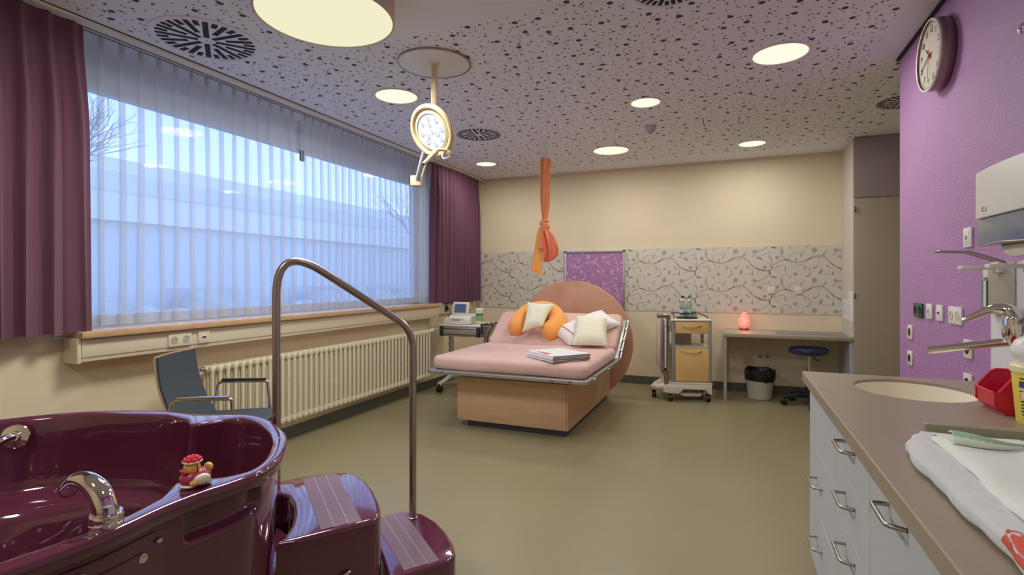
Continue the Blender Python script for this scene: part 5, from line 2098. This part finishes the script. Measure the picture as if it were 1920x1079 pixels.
for y in (yn, yf):
    b.tube([(0.765, y, 0.968), (0.800, y, 1.016), (0.812, y, 1.021), (0.945, y, 1.021)], 0.0055, 8)
b.box(0.782, 0.80, yn - 0.002, yn + 0.002, 0.903, 0.985)
T.part('tray_body', b, M_redbox)
b = B()
b.box(0.7555, 0.759, yn + 0.004, yn + 0.012, 0.925, 0.962)
b.box(0.7555, 0.759, yf - 0.012, yf - 0.004, 0.925, 0.962)
T.part('label_slot', b, M_redbox)

# --- sharps container with white cap
T = Thing('sharps_container', 'yellow sharps container with printed label at the picture edge on the worktop', 'container', (0.845, 1.985, 0.90))
c = (0.845, 1.985, 0.90)
b = B()
b.lathe([(0.0, 0.0), (0.066, 0.0), (0.069, 0.004), (0.080, 0.155), (0.0, 0.155)], c, 40)
T.part('body', b, M_yellow)
b = B()
b.lathe([(0.083, 0.150), (0.085, 0.156), (0.084, 0.168), (0.070, 0.178), (0.0, 0.178)], c, 40, cap=False)
T.part('lid', b, mat('pale_yellow_lid', srgb(240, 228, 180), 0.4))
b = B()
b.lathe([(0.066, 0.178), (0.082, 0.200), (0.083, 0.215), (0.072, 0.240), (0.050, 0.256), (0.0, 0.258)], c, 40, cap=False)
T.part('cap', b, mat('milky_plastic', srgb(234, 230, 222), 0.3))
rnd = random.Random(6)
def on_cyl(a0, a1, z0, z1, off):
    rows = []
    for zz in (z0, z1):
        r = 0.069 + (0.080 - 0.069) * zz / 0.155 + off
        rows.append([(c[0] + r * math.cos(a0 + (a1 - a0) * k / 4), c[1] + r * math.sin(a0 + (a1 - a0) * k / 4), c[2] + zz) for k in range(5)])
    return rows
b = B()
base_a = math.radians(196)
for k in range(12):
    z_ = 0.132 - 0.0095 * k
    if k in (2, 3):
        continue
    a0 = base_a + rnd.uniform(0, 0.05)
    b.grid(on_cyl(a0, a0 + rnd.uniform(0.3, 0.8), z_, z_ + 0.004, 0.0006))
T.part('printed_text', b, M_blackprint)
b = B()
b.grid(on_cyl(base_a, base_a + 0.75, 0.108, 0.122, 0.0007))
T.part('printed_band', b, M_blueprint)
b = B()
for k in range(3):
    a0 = base_a + 0.06 + 0.26 * k
    b.grid(on_cyl(a0, a0 + 0.2, 0.075, 0.096, 0.0008))
T.part('printed_pictogram', b, M_white)

# --- changing pad against a low upstand, towels on it
b = B()
b.box(0.446, WX1 - 0.001, 1.596, 1.632, 0.9005, 0.962, r=0.005)
solo('worktop_upstand', 'low taupe upstand across the worktop behind the white pad', 'upstand', b, mat('taupe_upstand', srgb(150, 140, 116), 0.4), (0.7, 1.61, 0.9))
b = B()
soft_box(b, 0.392, 0.975, 0.35, 1.590, 0.9075, 0.938, 0.016, seed=3)
solo('changing_pad', 'white changing pad lying on the worktop under the towels', 'changing pad', b, mat('white_pad_vinyl', srgb(236, 234, 216), 0.55), (0.68, 0.97, 0.90))

def cloth(nu, nv, fn, th):
    top = [[V(fn(i / (nu - 1), j / (nv - 1))) for j in range(nv)] for i in range(nu)]
    bot = [[p - V((0, 0, th)) for p in row] for row in top]
    b = B()
    b.grid(top)
    b.grid(bot)
    e = [r[0] for r in top] + top[-1][1:] + [r[-1] for r in top][::-1][1:] + top[0][::-1][1:-1]
    b.grid([e, [p - V((0, 0, th)) for p in e]], cv=True)
    return b
# terry towel wrapped over the long edge of the pad
def towel_fn(u, v):
    # u along Y (far->near), v from the inner top edge over the roll and down to the worktop
    y = 1.575 - 1.15 * u
    arc = v * 1.0
    w = noise.noise(V((y * 8.5, v * 1.2, 2))) * 0.020 + noise.noise(V((y * 17, v * 2.5, 5))) * 0.009
    far = sstep(0.0, 0.10, u)
    R = 0.024 * (0.75 + 0.25 * far)
    xe = 0.388 + 0.035 * (1 - far) ** 2
    if v < 0.55:
        f = v / 0.55
        x = 0.62 + (xe + 0.012 - 0.62) * f
        z = 0.9435 + 0.006 * math.sin(f * 5 + y * 9) * (1 - f) * 0.4
    else:
        f = (v - 0.55) / 0.45
        a = PI / 2 + f * 2.35
        x = xe + 0.012 + R * 1.0 * math.cos(a) * 1.15
        z = 0.9265 + R * 0.80 * math.sin(a) - 0.004
    x += w * (1 if v > 0.3 else 0.2) * 0.8
    z += abs(w) * 0.5 if v < 0.8 else 0
    return (x, y, max(z, 0.9062))
T = Thing('terry_towel', 'thick white terry towel rolled over the near edge of the changing pad', 'towel', (0.45, 1.0, 0.905))
T.part('terry_cloth', cloth(110, 34, towel_fn, 0.005), M_terry, ang=80)
T.o['label'] = 'thick white terry towel with red print wrapped over the long edge of the pad'
# woven red print, following the towel surface
b = B()
def tw(u, v, off=0.0016):
    p = V(towel_fn(u, v)); q = V(towel_fn(min(u + 0.004, 1), v)); s_ = V(towel_fn(u, min(v + 0.01, 1)))
    n = (q - p).cross(s_ - p)
    n = n.normalized() if n.length > 1e-9 else V((0, 0, 1))
    if n.z < -0.05 or (abs(n.z) < 0.2 and n.x > 0):
        n = -n
    return p + n * off
U0 = (1.575 - 1.035) / 1.15
NU, NV = 90, 60
def keep(i, j):
    u, v = i / NU, j / NV
    edge = 0.10 * math.sin(v * 9) + 0.03
    if u < 0.04 + 0.16 * abs(v - 0.62) * 1.6 + 0.02 * math.sin(v * 21):
        return False
    # white line figures left unprinted inside the red ground
    if abs(math.hypot((u - 0.20) * 1.0, (v - 0.58) * 0.75) - 0.13) < 0.012:
        return False
    if abs(math.sin(u * 17 + v * 6) * math.sin(v * 15 - u * 4)) > 0.86 and 0.1 < v < 0.9:
        return False
    return True
for i in range(NU):
    for j in range(NV):
        if keep(i, j):
            us = [U0 + (1 - U0) * 0.55 * (i + d) / NU for d in (0, 1)]
            vs_ = [0.30 + 0.60 * (j + d) / NV for d in (0, 1)]
            b.add([tw(us[0], vs_[0]), tw(us[1], vs_[0]), tw(us[1], vs_[1]), tw(us[0], vs_[1])], [(0, 1, 2, 3)])
T.part('red_print', b, M_red, ang=80)
# folded white cloth over the towel
def fold_fn(u, v):
    y = 1.490 - 1.05 * u
    edge = 0.428 - 0.012 * u + 0.006 * math.sin(u * 11)
    x = edge + (0.80 - edge) * v
    z = 0.9585 + 0.006 * noise.noise(V((x * 9, y * 9, 1))) - 0.006 * (1 - sstep(0.0, 0.06, v))
    z += 0.008 * math.exp(-((u) / 0.05) ** 2) * (1 - v)
    return (x, y, z)
T = Thing('folded_cloth', 'smooth white folded cloth lying over the terry towel', 'cloth', (0.6, 1.0, 0.955))
T.part('cloth_layer', cloth(60, 30, fold_fn, 0.007), mat('smooth_white_cloth', srgb(232, 234, 224), 0.85, bump=0.05, bscale=300), ang=80)
def mint_fn(u, v):
    # v from the back (under the upstand) to the curled near edge
    x = 0.447 + 0.50 * u
    yb = 1.560
    yn_ = 1.385 - 0.035 * math.sin(min(u * 4, 1) * PI) * 0.8 + 0.02 * u
    curl = math.exp(-((u - 0.03) / 0.16) ** 2)
    y = yb + (yn_ - yb) * v
    z = 0.9495 + 0.003 * math.sin(x * 20) * v + 0.012 * sstep(0.0, 0.5, v)
    if v > 0.72:
        f = (v - 0.72) / 0.28
        R = 0.0025 + 0.0105 * curl
        y = yb + (yn_ - yb) * 0.72 - math.sin(f * 4.0) * R * 1.6
        z = 0.9615 + (1 - math.cos(f * 4.0)) * R
    return (x, y, z)
bb = cloth(70, 40, mint_fn, 0.0018)
for f in bb.bm.faces:
    pass
T = Thing('mint_sheet', 'pale sheet with mint lining and curled edge at the far end of the pad', 'cloth', (0.68, 1.48, 0.962))
T.part('sheet', bb, M_green_cloth, ang=80)
b = B()
rows = []
for k in range(40):
    u = k / 39
    rows.append([V(mint_fn(u, 0.80 + 0.20 * j / 7)) + V((0, 0.0008, 0.0012)) for j in range(8)])
b.grid(rows)
T.part('mint_lining', b, M_green_in, ang=80)

# ================================================================== BATH, STEPS, RAIL
TO, TS, TT = V((-1.705, 1.215, 0)), V((0.63, 0.7766, 0)), V((0.7766, -0.63, 0))
def ST(s, t, z):
    return TO + TS * s + TT * t + V((0, 0, z))
OUT = [(.312, 0), (.303, .10), (.272, .25), (.215, .365), (.135, .425), (.07, .46), (.02, .495), (-.01, .52), (-.04, .55), (-.07, .583), (-.11, .622), (-.16, .658), (-.29, .735), (-.43, .785), (-.6, .80), (-.8, .76), (-1.0, .66), (-1.17, .49), (-1.285, .27), (-1.32, 0)]
INN = [(.268, 0), (.263, .095), (.238, .225), (.192, .325), (.13, .355), (.06, .350), (.005, .342), (-.008, .365), (-.018, .42), (-.05, .475), (-.09, .530), (-.14, .580), (-.275, .662), (-.42, .728), (-.6, .745), (-.8, .705), (-.97, .61), (-1.13, .45), (-1.235, .245), (-1.27, 0)]
FLO = [(-.05 + .46 * (math.cos(PI * i / 19) - 1), .46 * math.sin(PI * i / 19)) for i in range(20)]
def closed(L, n=16):
    full = L + [(p[0], -p[1]) for p in L[-2:0:-1]]
    return catmull([(p[0], p[1], 0) for p in full], n, closed=True)
Co, Ci, Cf = closed(OUT), closed(INN), closed(FLO)
NC = len(Co)
def normals(C):
    N_ = []
    n = len(C)
    for i in range(n):
        t = C[(i + 1) % n] - C[i - 1]
        d = V((t.y, -t.x, 0)).normalized()
        N_.append(d)
    c = sum((p for p in C), V((0, 0, 0))) / n
    if (C[0] - c).dot(N_[0]) < 0:
        N_ = [-d for d in N_]
    return N_
No, Ni = normals(Co), normals(Ci)
RZ = 0.750
def outer_row(z, ins, recess=True):
    row = []
    for p, n in zip(Co, No):
        q = p - n * ins
        w = ST(q.x, q.y, z)
        if recess and w.x > -1.7 and q.y > 0.2:
            m = sstep(0.944, 0.962, w.y) * (1 - sstep(1.150, 1.190, w.y))
            lowz = 0.612 + 0.012 * sstep(1.05, 1.18, w.y)
            m *= sstep(lowz - 0.004, lowz + 0.020, z) * (1 - sstep(0.690, 0.702, z))
            if m > 0:
                d = n * (-0.030 * m)
                w = w + TS * d.x + TT * d.y
        row.append(w)
    return row
rows = []
zs = [0.0, 0.03, 0.10, 0.20, 0.30, 0.40, 0.48, 0.54] + [0.57 + 0.006 * k for k in range(22)]
for z in zs:
    f = z / 0.70
    rows.append(outer_row(z, 0.030 + 0.030 * (1 - f) ** 1.5))
rows.append(outer_row(0.706, 0.016, False))
rows.append(outer_row(0.709, 0.004, False))
rows.append(outer_row(0.714, 0.0, False))
rows.append(outer_row(0.735, 0.0, False))
for k in range(1, 6):
    a = PI / 2 * k / 5
    rows.append(outer_row(0.735 + 0.015 * math.sin(a), 0.014 * (1 - math.cos(a)), False))
def mix_row(f, z, ins=0.0):
    r = []
    for k in range(NC):
        o = Co[k] - No[k] * 0.014
        i = Ci[k]
        q = o.lerp(i, f)
        r.append(ST(q.x, q.y, z))
    return r
rows.append(mix_row(0.25, RZ + 0.001))
rows.append(mix_row(0.60, RZ))
rows.append(mix_row(0.85, RZ - 0.0015))
def in_row(f, z, ins=0.0):
    r = []
    for k in range(NC):
        q = (Ci[k] - Ni[k] * ins).lerp(Cf[k], f)
        r.append(ST(q.x, q.y, z))
    return r
for k in range(5):
    a = PI / 2 * k / 4
    rows.append(in_row(0.0, RZ - 0.003 - 0.012 * (1 - math.cos(a)), 0.010 * math.sin(a) - 0.002))
for z, f in ((0.70, 0.015), (0.62, 0.03), (0.54, 0.05), (0.49, 0.07), (0.462, 0.10), (0.452, 0.15), (0.448, 0.30), (0.440, 0.44), (0.425, 0.50), (0.38, 0.56), (0.28, 0.66), (0.18, 0.78), (0.145, 0.88), (0.13, 1.0)):
    rows.append(in_row(f, z, 0.010 * (1 - f)))
ctr = sum((p for p in Cf), V((0, 0, 0))) / NC
for k in (0.7, 0.35, 0.05):
    rows.append([ST(ctr.x + (p.x - ctr.x) * k, ctr.y + (p.y - ctr.y) * k, 0.125) for p in Cf])
T = Thing('birthing_bath', 'glossy plum birthing bath with rounded rim in the foreground', 'bath', (-2.03, 0.81, 0))
b = B()
b.grid(rows, cv=True)
b.add(rows[-1], [tuple(range(NC))])
T.part('tub_shell', b, M_plum, ang=50)

APR = [(-.10, -.30), (.12, -.37), (.235, -.34), (.262, -.26), (.318, -.17), (.334, -.1), (.328, .0), (.308, .085), (.276, .155), (.24, .19), (.12, .37), (-.10, .30)]
b = B()
_W = [ST(p[0], p[1], 0) for p in APR]
b.prism([(p.x, p.y) for p in _W][::-1], 0.0, 0.33, r=0.02, seg=3)
T.part('base_apron', b, M_plum)
def near_wall(y):
    """Point and outward normal of the bath's near side at world y."""
    best = None
    for k in range(NC):
        if Co[k].y < 0.3 or Co[k].x < -0.75:
            continue
        w = ST(Co[k].x, Co[k].y, 0)
        d = abs(w.y - y)
        if best is None or d < best[0]:
            best = (d, k)
    k = best[1]
    w = ST(Co[k].x, Co[k].y, 0)
    n = TS * No[k].x + TT * No[k].y
    return V((w.x, y, 0)), n
def wall_patch(b, y0, y1, z0, z1, off, r=0.03, ny=40, nz=16):
    P = []
    for i in range(ny + 1):
        y = y0 + (y1 - y0) * i / ny
        w, n = near_wall(y)
        row = []
        dy = y1 - y
        cut = 0.0
        if dy < r:
            cut = r - math.sqrt(max(0.0, r * r - (r - dy) ** 2))
        for j in range(nz + 1):
            z = z0 + (z1 - cut - z0) * j / nz
            f = z / 0.70
            ins = 0.030 + 0.030 * (1 - f) ** 1.5
            row.append(w - n * (ins - off) + V((0, 0, z)))
        P.append(row)
    b.grid(P)
    edge = [p[-1] for p in P] + P[-1][::-1][1:]
    ins_ = []
    for p in edge:
        w, n = near_wall(p.y)
        ins_.append(p - n * (off + 0.004))
    b.grid([edge, ins_])
b = B(); wall_patch(b, 0.40, 0.893, 0.12, 0.687, 0.006, 0.02)
T.part('service_frame', b, M_plum, ang=50)
b = B(); wall_patch(b, 0.40, 0.862, 0.15, 0.652, 0.012, 0.03)
ap = T.part('access_panel', b, M_plum, ang=50)
for (y, z, r) in ((0.873, 0.664, 0.0075), (0.832, 0.640, 0.012), (0.690, 0.667, 0.0085)):
    w, n = near_wall(y)
    f = z / 0.70
    p = w - n * (0.030 + 0.030 * (1 - f) ** 1.5 - 0.0125) + V((0, 0, z))
    b = B()
    Mx = frame(p, V((0, 0, 1)).cross(n).normalized(), (0, 0, 1), n)
    b.lathe([(r, -0.004), (r, 0.001), (r * 0.8, 0.003), (r * 0.55, 0.003), (r * 0.5, 0.001), (r * 0.4, 0.0035), (0.0, 0.004)], n=20, M=Mx)
    T.part('panel_screw', b, M_chrome)
# chrome filler spout on the near rim
bp = V((-1.336, 0.757, RZ))
b = B()
b.lathe([(0.033, -0.004), (0.034, 0.008), (0.0325, 0.010), (0.0325, 0.017), (0.034, 0.019), (0.034, 0.027), (0.031, 0.031), (0.0, 0.031)], bp, 36)
sp = T.part('spout_collar', b, M_chrome)
b = B()
pth = catmull([bp + V((0, 0, 0.02)), bp + V((-0.002, -0.003, 0.048)), bp + V((-0.022, -0.004, 0.078)), bp + V((-0.062, -0.004, 0.093)), bp + V((-0.112, -0.001, 0.086)), bp + V((-0.156, 0.003, 0.058))], 8)
b.tube(pth, [0.0270 - 0.0085 * (k / (len(pth) - 1)) for k in range(len(pth))], 24)
T.part('spout', b, M_chrome)
b = B()
d = (pth[-1] - pth[-2]).normalized()
b.tube([pth[-1] - d * 0.004, pth[-1] + d * 0.006, pth[-1] + d * 0.014, pth[-1] + d * 0.017], [0.019, 0.0195, 0.015, 0.004], 20)
T.part('spout_nozzle', b, M_plum)
# grab handle on the far inner wall
gp = V((-2.640, 1.165, 0.692))
gn = V((0.72, -0.66, 0.18)).normalized()
gx = V((0, 0, 1)).cross(gn).normalized()
gy = gn.cross(gx)
b = B(frame(gp, gx, gy, gn))
b.lathe([(0.047, -0.01), (0.047, 0.002), (0.044, 0.005), (0.022, 0.007), (0.020, 0.028), (0.0, 0.028)], n=40)
gh = T.part('grab_handle_flange', b, M_chrome)
b = B()
g0 = gp + gn * 0.020
b.tube(fillet([g0, gp + gn * 0.065 + V((-0.01, -0.01, -0.005)), gp + V((0.20, -0.42, -0.075)), gp + V((0.19, -0.52, -0.07))], 0.035), 0.0155, 18)
T.part('grab_handle', b, M_chrome)
# small overflow stud on the end rim
b = B()
q = ST(.286, .03, RZ)
b.lathe([(0.008, -0.001), (0.007, 0.002), (0.0, 0.003)], q, 16)
T.part('rim_stud', b, M_chrome)

# --- two plum steps
TOPP = [(.40, -.385), (.545, -.372), (.595, -.345), (.625, -.295), (.645, -.20), (.650, -.08), (.642, .04), (.630, .115), (.612, .165), (.585, .188), (.30, .208), (.262, .205), (.285, .175), (.318, .09), (.338, .0), (.345, -.1), (.335, -.19), (.290, -.25), (.270, -.30), (.285, -.375)]
LOWP = [(.652, -.265), (.632, -.352), (.845, -.338), (.895, -.320), (.930, -.270), (.955, -.17), (.960, -.06), (.950, .05), (.930, .125), (.905, .160), (.86, .172), (.640, .190), (.652, .10), (.664, -.02), (.664, -.15)]
def rounded_prism(b, poly, z1, r=0.016):
    W = [ST(p[0], p[1], 0) for p in poly]
    area = sum(W[i].x * W[(i + 1) % len(W)].y - W[(i + 1) % len(W)].x * W[i].y for i in range(len(W)))
    if area < 0:
        W = W[::-1]
    # resample
    Q = []
    n = len(W)
    for i in range(n):
        a, c = W[i], W[(i + 1) % n]
        m = max(1, int((c - a).length / 0.025))
        for k in range(m):
            Q.append(a.lerp(c, k / m))
    def off(ins):
        R_ = []
        m = len(Q)
        for i in range(m):
            t = (Q[(i + 1) % m] - Q[i - 1]).normalized()
            R_.append(Q[i] + V((-t.y, t.x, 0)) * ins)
        return R_
    rows = []
    for ins, z in [(0.012, 0.0), (0.004, 0.02), (0.0, z1 * 0.5), (0.0, z1 - r)] + [(r * (1 - math.cos(PI / 2 * k / 5)), z1 - r + r * math.sin(PI / 2 * k / 5)) for k in range(1, 6)]:
        rows.append([(p.x, p.y, z) for p in off(ins)])
    b.grid(rows, cv=True)
    b.add(rows[-1], [tuple(range(len(Q)))])
def step(name, label, poly, z1, s0, s1, tb, tf, bands=3):
    c = ST((s0 + s1) / 2, (tb + tf) / 2, 0)
    T = Thing(name, label, 'step', c)
    b = B()
    rounded_prism(b, poly, z1)
    body = T.part('step_body', b, M_plum, ang=50)
    w = (s1 - s0) / bands
    for k in range(bands):
        b = B()
        a0, a1 = s0 + w * k + 0.001, s0 + w * (k + 1) - 0.001
        P = [ST(a0, tb, 0), ST(a1, tb + 0.006, 0), ST(a1, tf - 0.006, 0), ST(a0, tf, 0)]
        P = [(p.x, p.y) for p in P][::-1]
        b.prism(P, z1 + 0.0002, z1 + 0.0018)
        T.part('antislip_strip', b, M_tread, smooth=False)
    b = B()
    for k in range(1, bands):
        a = s0 + w * k
        P = [ST(a - 0.001, tb + 0.004, 0), ST(a + 0.001, tb + 0.004, 0), ST(a + 0.001, tf - 0.004, 0), ST(a - 0.001, tf - 0.004, 0)]
        b.prism([(p.x, p.y) for p in P][::-1], z1 + 0.0002, z1 + 0.0014)
    T.part('strip_joint', b, M_treadline, smooth=False)
    return T
T = step('bath_step', 'upper glossy plum step against the rounded end of the bath', TOPP, 0.45, 0.405, 0.548, -0.352, 0.180)
b = B()
p0, p1 = ST(.455, .203, .272), ST(.500, .203, .296)
b.tube([p0, (p0 + p1) / 2 + V((0.006, -0.005, 0.004)), p1], 0.006, 10)
T.part('latch_lever', b, M_chrome)
T = step('bath_step', 'lower glossy plum step carrying the foot of the hand rail', LOWP, 0.22, 0.705, 0.851, -0.335, 0.160)

rA, rB = ST(.868, -.262, .22), ST(.300, -.312, .45)
rA = V((-1.352, 2.049, 0.2215)); rB = V((-1.752, 1.638, 0.4515))
T = Thing('hand_rail', 'bent grey metal hand rail rising from the lower step to the bath end', 'hand rail', rA)
b = B()
b.tube(fillet([rB, V((rB.x, rB.y, 1.478)), V((rA.x, rA.y, 1.088)), rA], [0.225, 0.085], 14), 0.0165, 20)
T.part('rail_tube', b, M_dsteel)
b = B()
b.lathe([(0.022, -0.0005), (0.022, 0.004), (0.017, 0.007), (0.0, 0.007)], rA, 24)
T.part('foot_flange', b, M_dsteel)

# --- rubber duck on the bath rim
dk = V((-1.364, 0.998, RZ + 0.0005))
fd = V((-0.22, -0.975, 0)).normalized()
Md = frame(dk, fd, V((-fd.y, fd.x, 0)), (0, 0, 1)) @ Matrix.Scale(0.86, 4)      # x = forward, y = left of the duck
T = Thing('rubber_duck', 'rubber duck with red knobbly hat and maroon dress on the bath rim', 'toy duck', dk)
def duck_body(x, y, z):
    zz = max(z, -0.72)
    tail = max(0, -x - 0.45) * 0.55
    return (x * (1 - 0.05 * z), y * (1 - 0.12 * max(0, -x)), zz + tail * (1 if z > -0.2 else 0.2))
b = B(Md)
b.ball((0, 0, 0.024), (0.045, 0.040, 0.033), 18, 30, fn=duck_body)
body = T.part('dress', b, M_duckred)
for s_ in (1, -1):
    b = B(Md)
    b.ball((-0.002, 0.037 * s_, 0.028), (0.026, 0.012, 0.017), 12, 18)
    sl = T.part('sleeve', b, M_ivory)
    b = B(Md)
    b.ball((0.022, 0.036 * s_, 0.021), (0.012, 0.011, 0.010), 10, 16)
    T.part('wing_tip', b, M_skin_duck, parent=sl)
b = B(Md)
b.ball((0.022, 0.0, 0.0088), (0.026, 0.033, 0.0090), 10, 24)
T.part('apron', b, M_ivory)
b = B(Md)
b.ball((-0.014, 0.0, 0.0088), (0.031, 0.039, 0.0090), 10, 24)
T.part('skirt_hem', b, M_duckgrey)
b = B(Md)
b.ball((-0.038, 0.0, 0.050), (0.013, 0.017, 0.014), 10, 16)
T.part('tail', b, M_skin_duck)
b = B(Md)
b.ball((0.012, 0.0, 0.061), (0.0245, 0.0240, 0.0235), 18, 28)
head = T.part('head', b, M_skin_duck)
b = B(Md)
b.ball((0.034, 0.0, 0.0560), (0.0150, 0.0165, 0.0050), 12, 24, fn=lambda x, y, z: (x * (1 - 0.15 * y * y), y, z + 0.9 * max(0, x) * x - 0.5 * y * y * (x > -2)))
b.ball((0.031, 0.0, 0.0480), (0.0125, 0.0140, 0.0042), 12, 24, fn=lambda x, y, z: (x, y, z + 0.6 * y * y))
T.part('beak', b, M_duckbeak, parent=head)
b = B(Md)
for s_ in (1, -1):
    b.ball((0.0345, 0.0095 * s_, 0.0650), (0.0018, 0.0020, 0.0026), 8, 10)
T.part('eye', b, M_black, parent=head)
b = B(Md)
b.tube([(0.006, 0.0248 * math.cos(2 * PI * k / 32), 0.060 + 0.0240 * math.sin(2 * PI * k / 32)) for k in range(32)], 0.0012, 6, closed=True)
b.tube([(0.030, 0.002, 0.040), (0.037, 0.0, 0.034), (0.041, -0.003, 0.026)], 0.0012, 6)
T.part('chin_ribbon', b, M_black, parent=head)
b = B(Md)
b.lathe([(0.0, 0.0), (0.022, -0.0015), (0.0285, 0.0008), (0.029, 0.004), (0.022, 0.006), (0.0, 0.007)], (0.011, 0, 0.0785), 32)
hat = T.part('hat_brim', b, M_ivory)
b = B(Md)
b.ball((0.011, 0, 0.087), (0.021, 0.021, 0.008), 10, 18)
for (n, R_, z_, r_) in ((9, 0.0205, 0.0865, 0.0076), (6, 0.0125, 0.0925, 0.0070), (1, 0.0, 0.0960, 0.0064)):
    for k in range(n):
        a = 2 * PI * k / n
        b.ball((0.011 + R_ * math.cos(a), R_ * math.sin(a), z_), r_, 8, 12)
T.part('hat_pompoms', b, M_duckhat, parent=hat)

# --- visitor chair behind the bath
cc = V((-2.81, 2.235, 0))
cd = V((math.cos(math.radians(27.5)), math.sin(math.radians(27.5)), 0))
Mc = frame(cc, cd, V((-cd.y, cd.x, 0)), (0, 0, 1))
T = Thing('visitor_chair', 'dark slate upholstered chair with chrome arms beside the radiator', 'chair', cc)
def back_pt(h, w):
    # h 0 (seat) .. 1 (top), w -1..1 across
    z = 0.44 + 0.445 * h
    x = -0.155 - 0.14 * h - 0.035 * math.sin(h * PI) * 0.6 + 0.05 * (h - 0.5) ** 2
    hw_ = 0.222 - 0.012 * h
    return V((x - 0.026 * (1 - w * w), hw_ * w, z))
def slab(b, fn, nu, nv, off0, off1):
    G0, G1 = [], []
    P = [[fn(i / (nu - 1), -1 + 2 * j / (nv - 1)) for j in range(nv)] for i in range(nu)]
    for i in range(nu):
        r0, r1 = [], []
        for j in range(nv):
            du = P[min(i + 1, nu - 1)][j] - P[max(i - 1, 0)][j]
            dv = P[i][min(j + 1, nv - 1)] - P[i][max(j - 1, 0)]
            n = dv.cross(du).normalized()
            r0.append(P[i][j] + n * off0)
            r1.append(P[i][j] + n * off1)
        G0.append(r0); G1.append(r1)
    b.grid(G0); b.grid(G1)
    def rim(G):
        return [r[0] for r in G] + G[-1][1:] + [r[-1] for r in G][::-1][1:] + G[0][::-1][1:-1]
    b.grid([rim(G0), rim(G1)], cv=True)
b = B(Mc)
slab(b, back_pt, 18, 14, -0.002, 0.007)
T.part('back_shell', b, M_ply, ang=50)
b = B(Mc)
def back_pad(h, w):
    p = back_pt(0.02 + 0.965 * h, w * 0.975)
    return p
def pad_thick(sign):
    return 0
Gs = B(Mc)
slab(Gs, back_pad, 18, 14, 0.007, 0.021)
T.part('backrest', Gs, M_chairpad, ang=50)
def seat_pt(f, w):
    x = -0.185 + 0.425 * f
    z = 0.445 + 0.018 * f - 0.03 * max(0, f - 0.8) ** 1.2 * 5
    return V((x, (0.225 + 0.005 * f) * w, z + 0.006 * w * w))
b = B(Mc)
slab(b, seat_pt, 18, 14, 0.0, 0.010)
T.part('seat_shell', b, M_ply, ang=50)
b = B(Mc)
slab(b, seat_pt, 18, 14, -0.026, 0.0)
T.part('seat', b, M_chairpad, ang=50)
for s_ in (1, -1):
    b = B(Mc)
    y = 0.262 * s_
    p = [(-0.275, y, 0.0), (-0.155, y, 0.655), (0.155, y, 0.658), (0.215, y, 0.0)]
    b.tube(fillet(p, [0.035, 0.012]), 0.0092, 14)
    T.part('leg_frame', b, M_chrome)
    b = B(Mc)
    b.box(-0.13, 0.145, y - 0.016, y + 0.016, 0.664, 0.676, r=0.005)
    T.part('armrest', b, M_black if s_ > 0 else M_chrome)
b = B(Mc)
for x in (-0.20, 0.18):
    b.tube([(x, -0.262, 0.405), (x, 0.262, 0.405)], 0.009, 12)
T.part('cross_tube', b, M_chrome)

# objects that are not part of any group must still face the room: nothing else to do
bpy.context.view_layer.update()
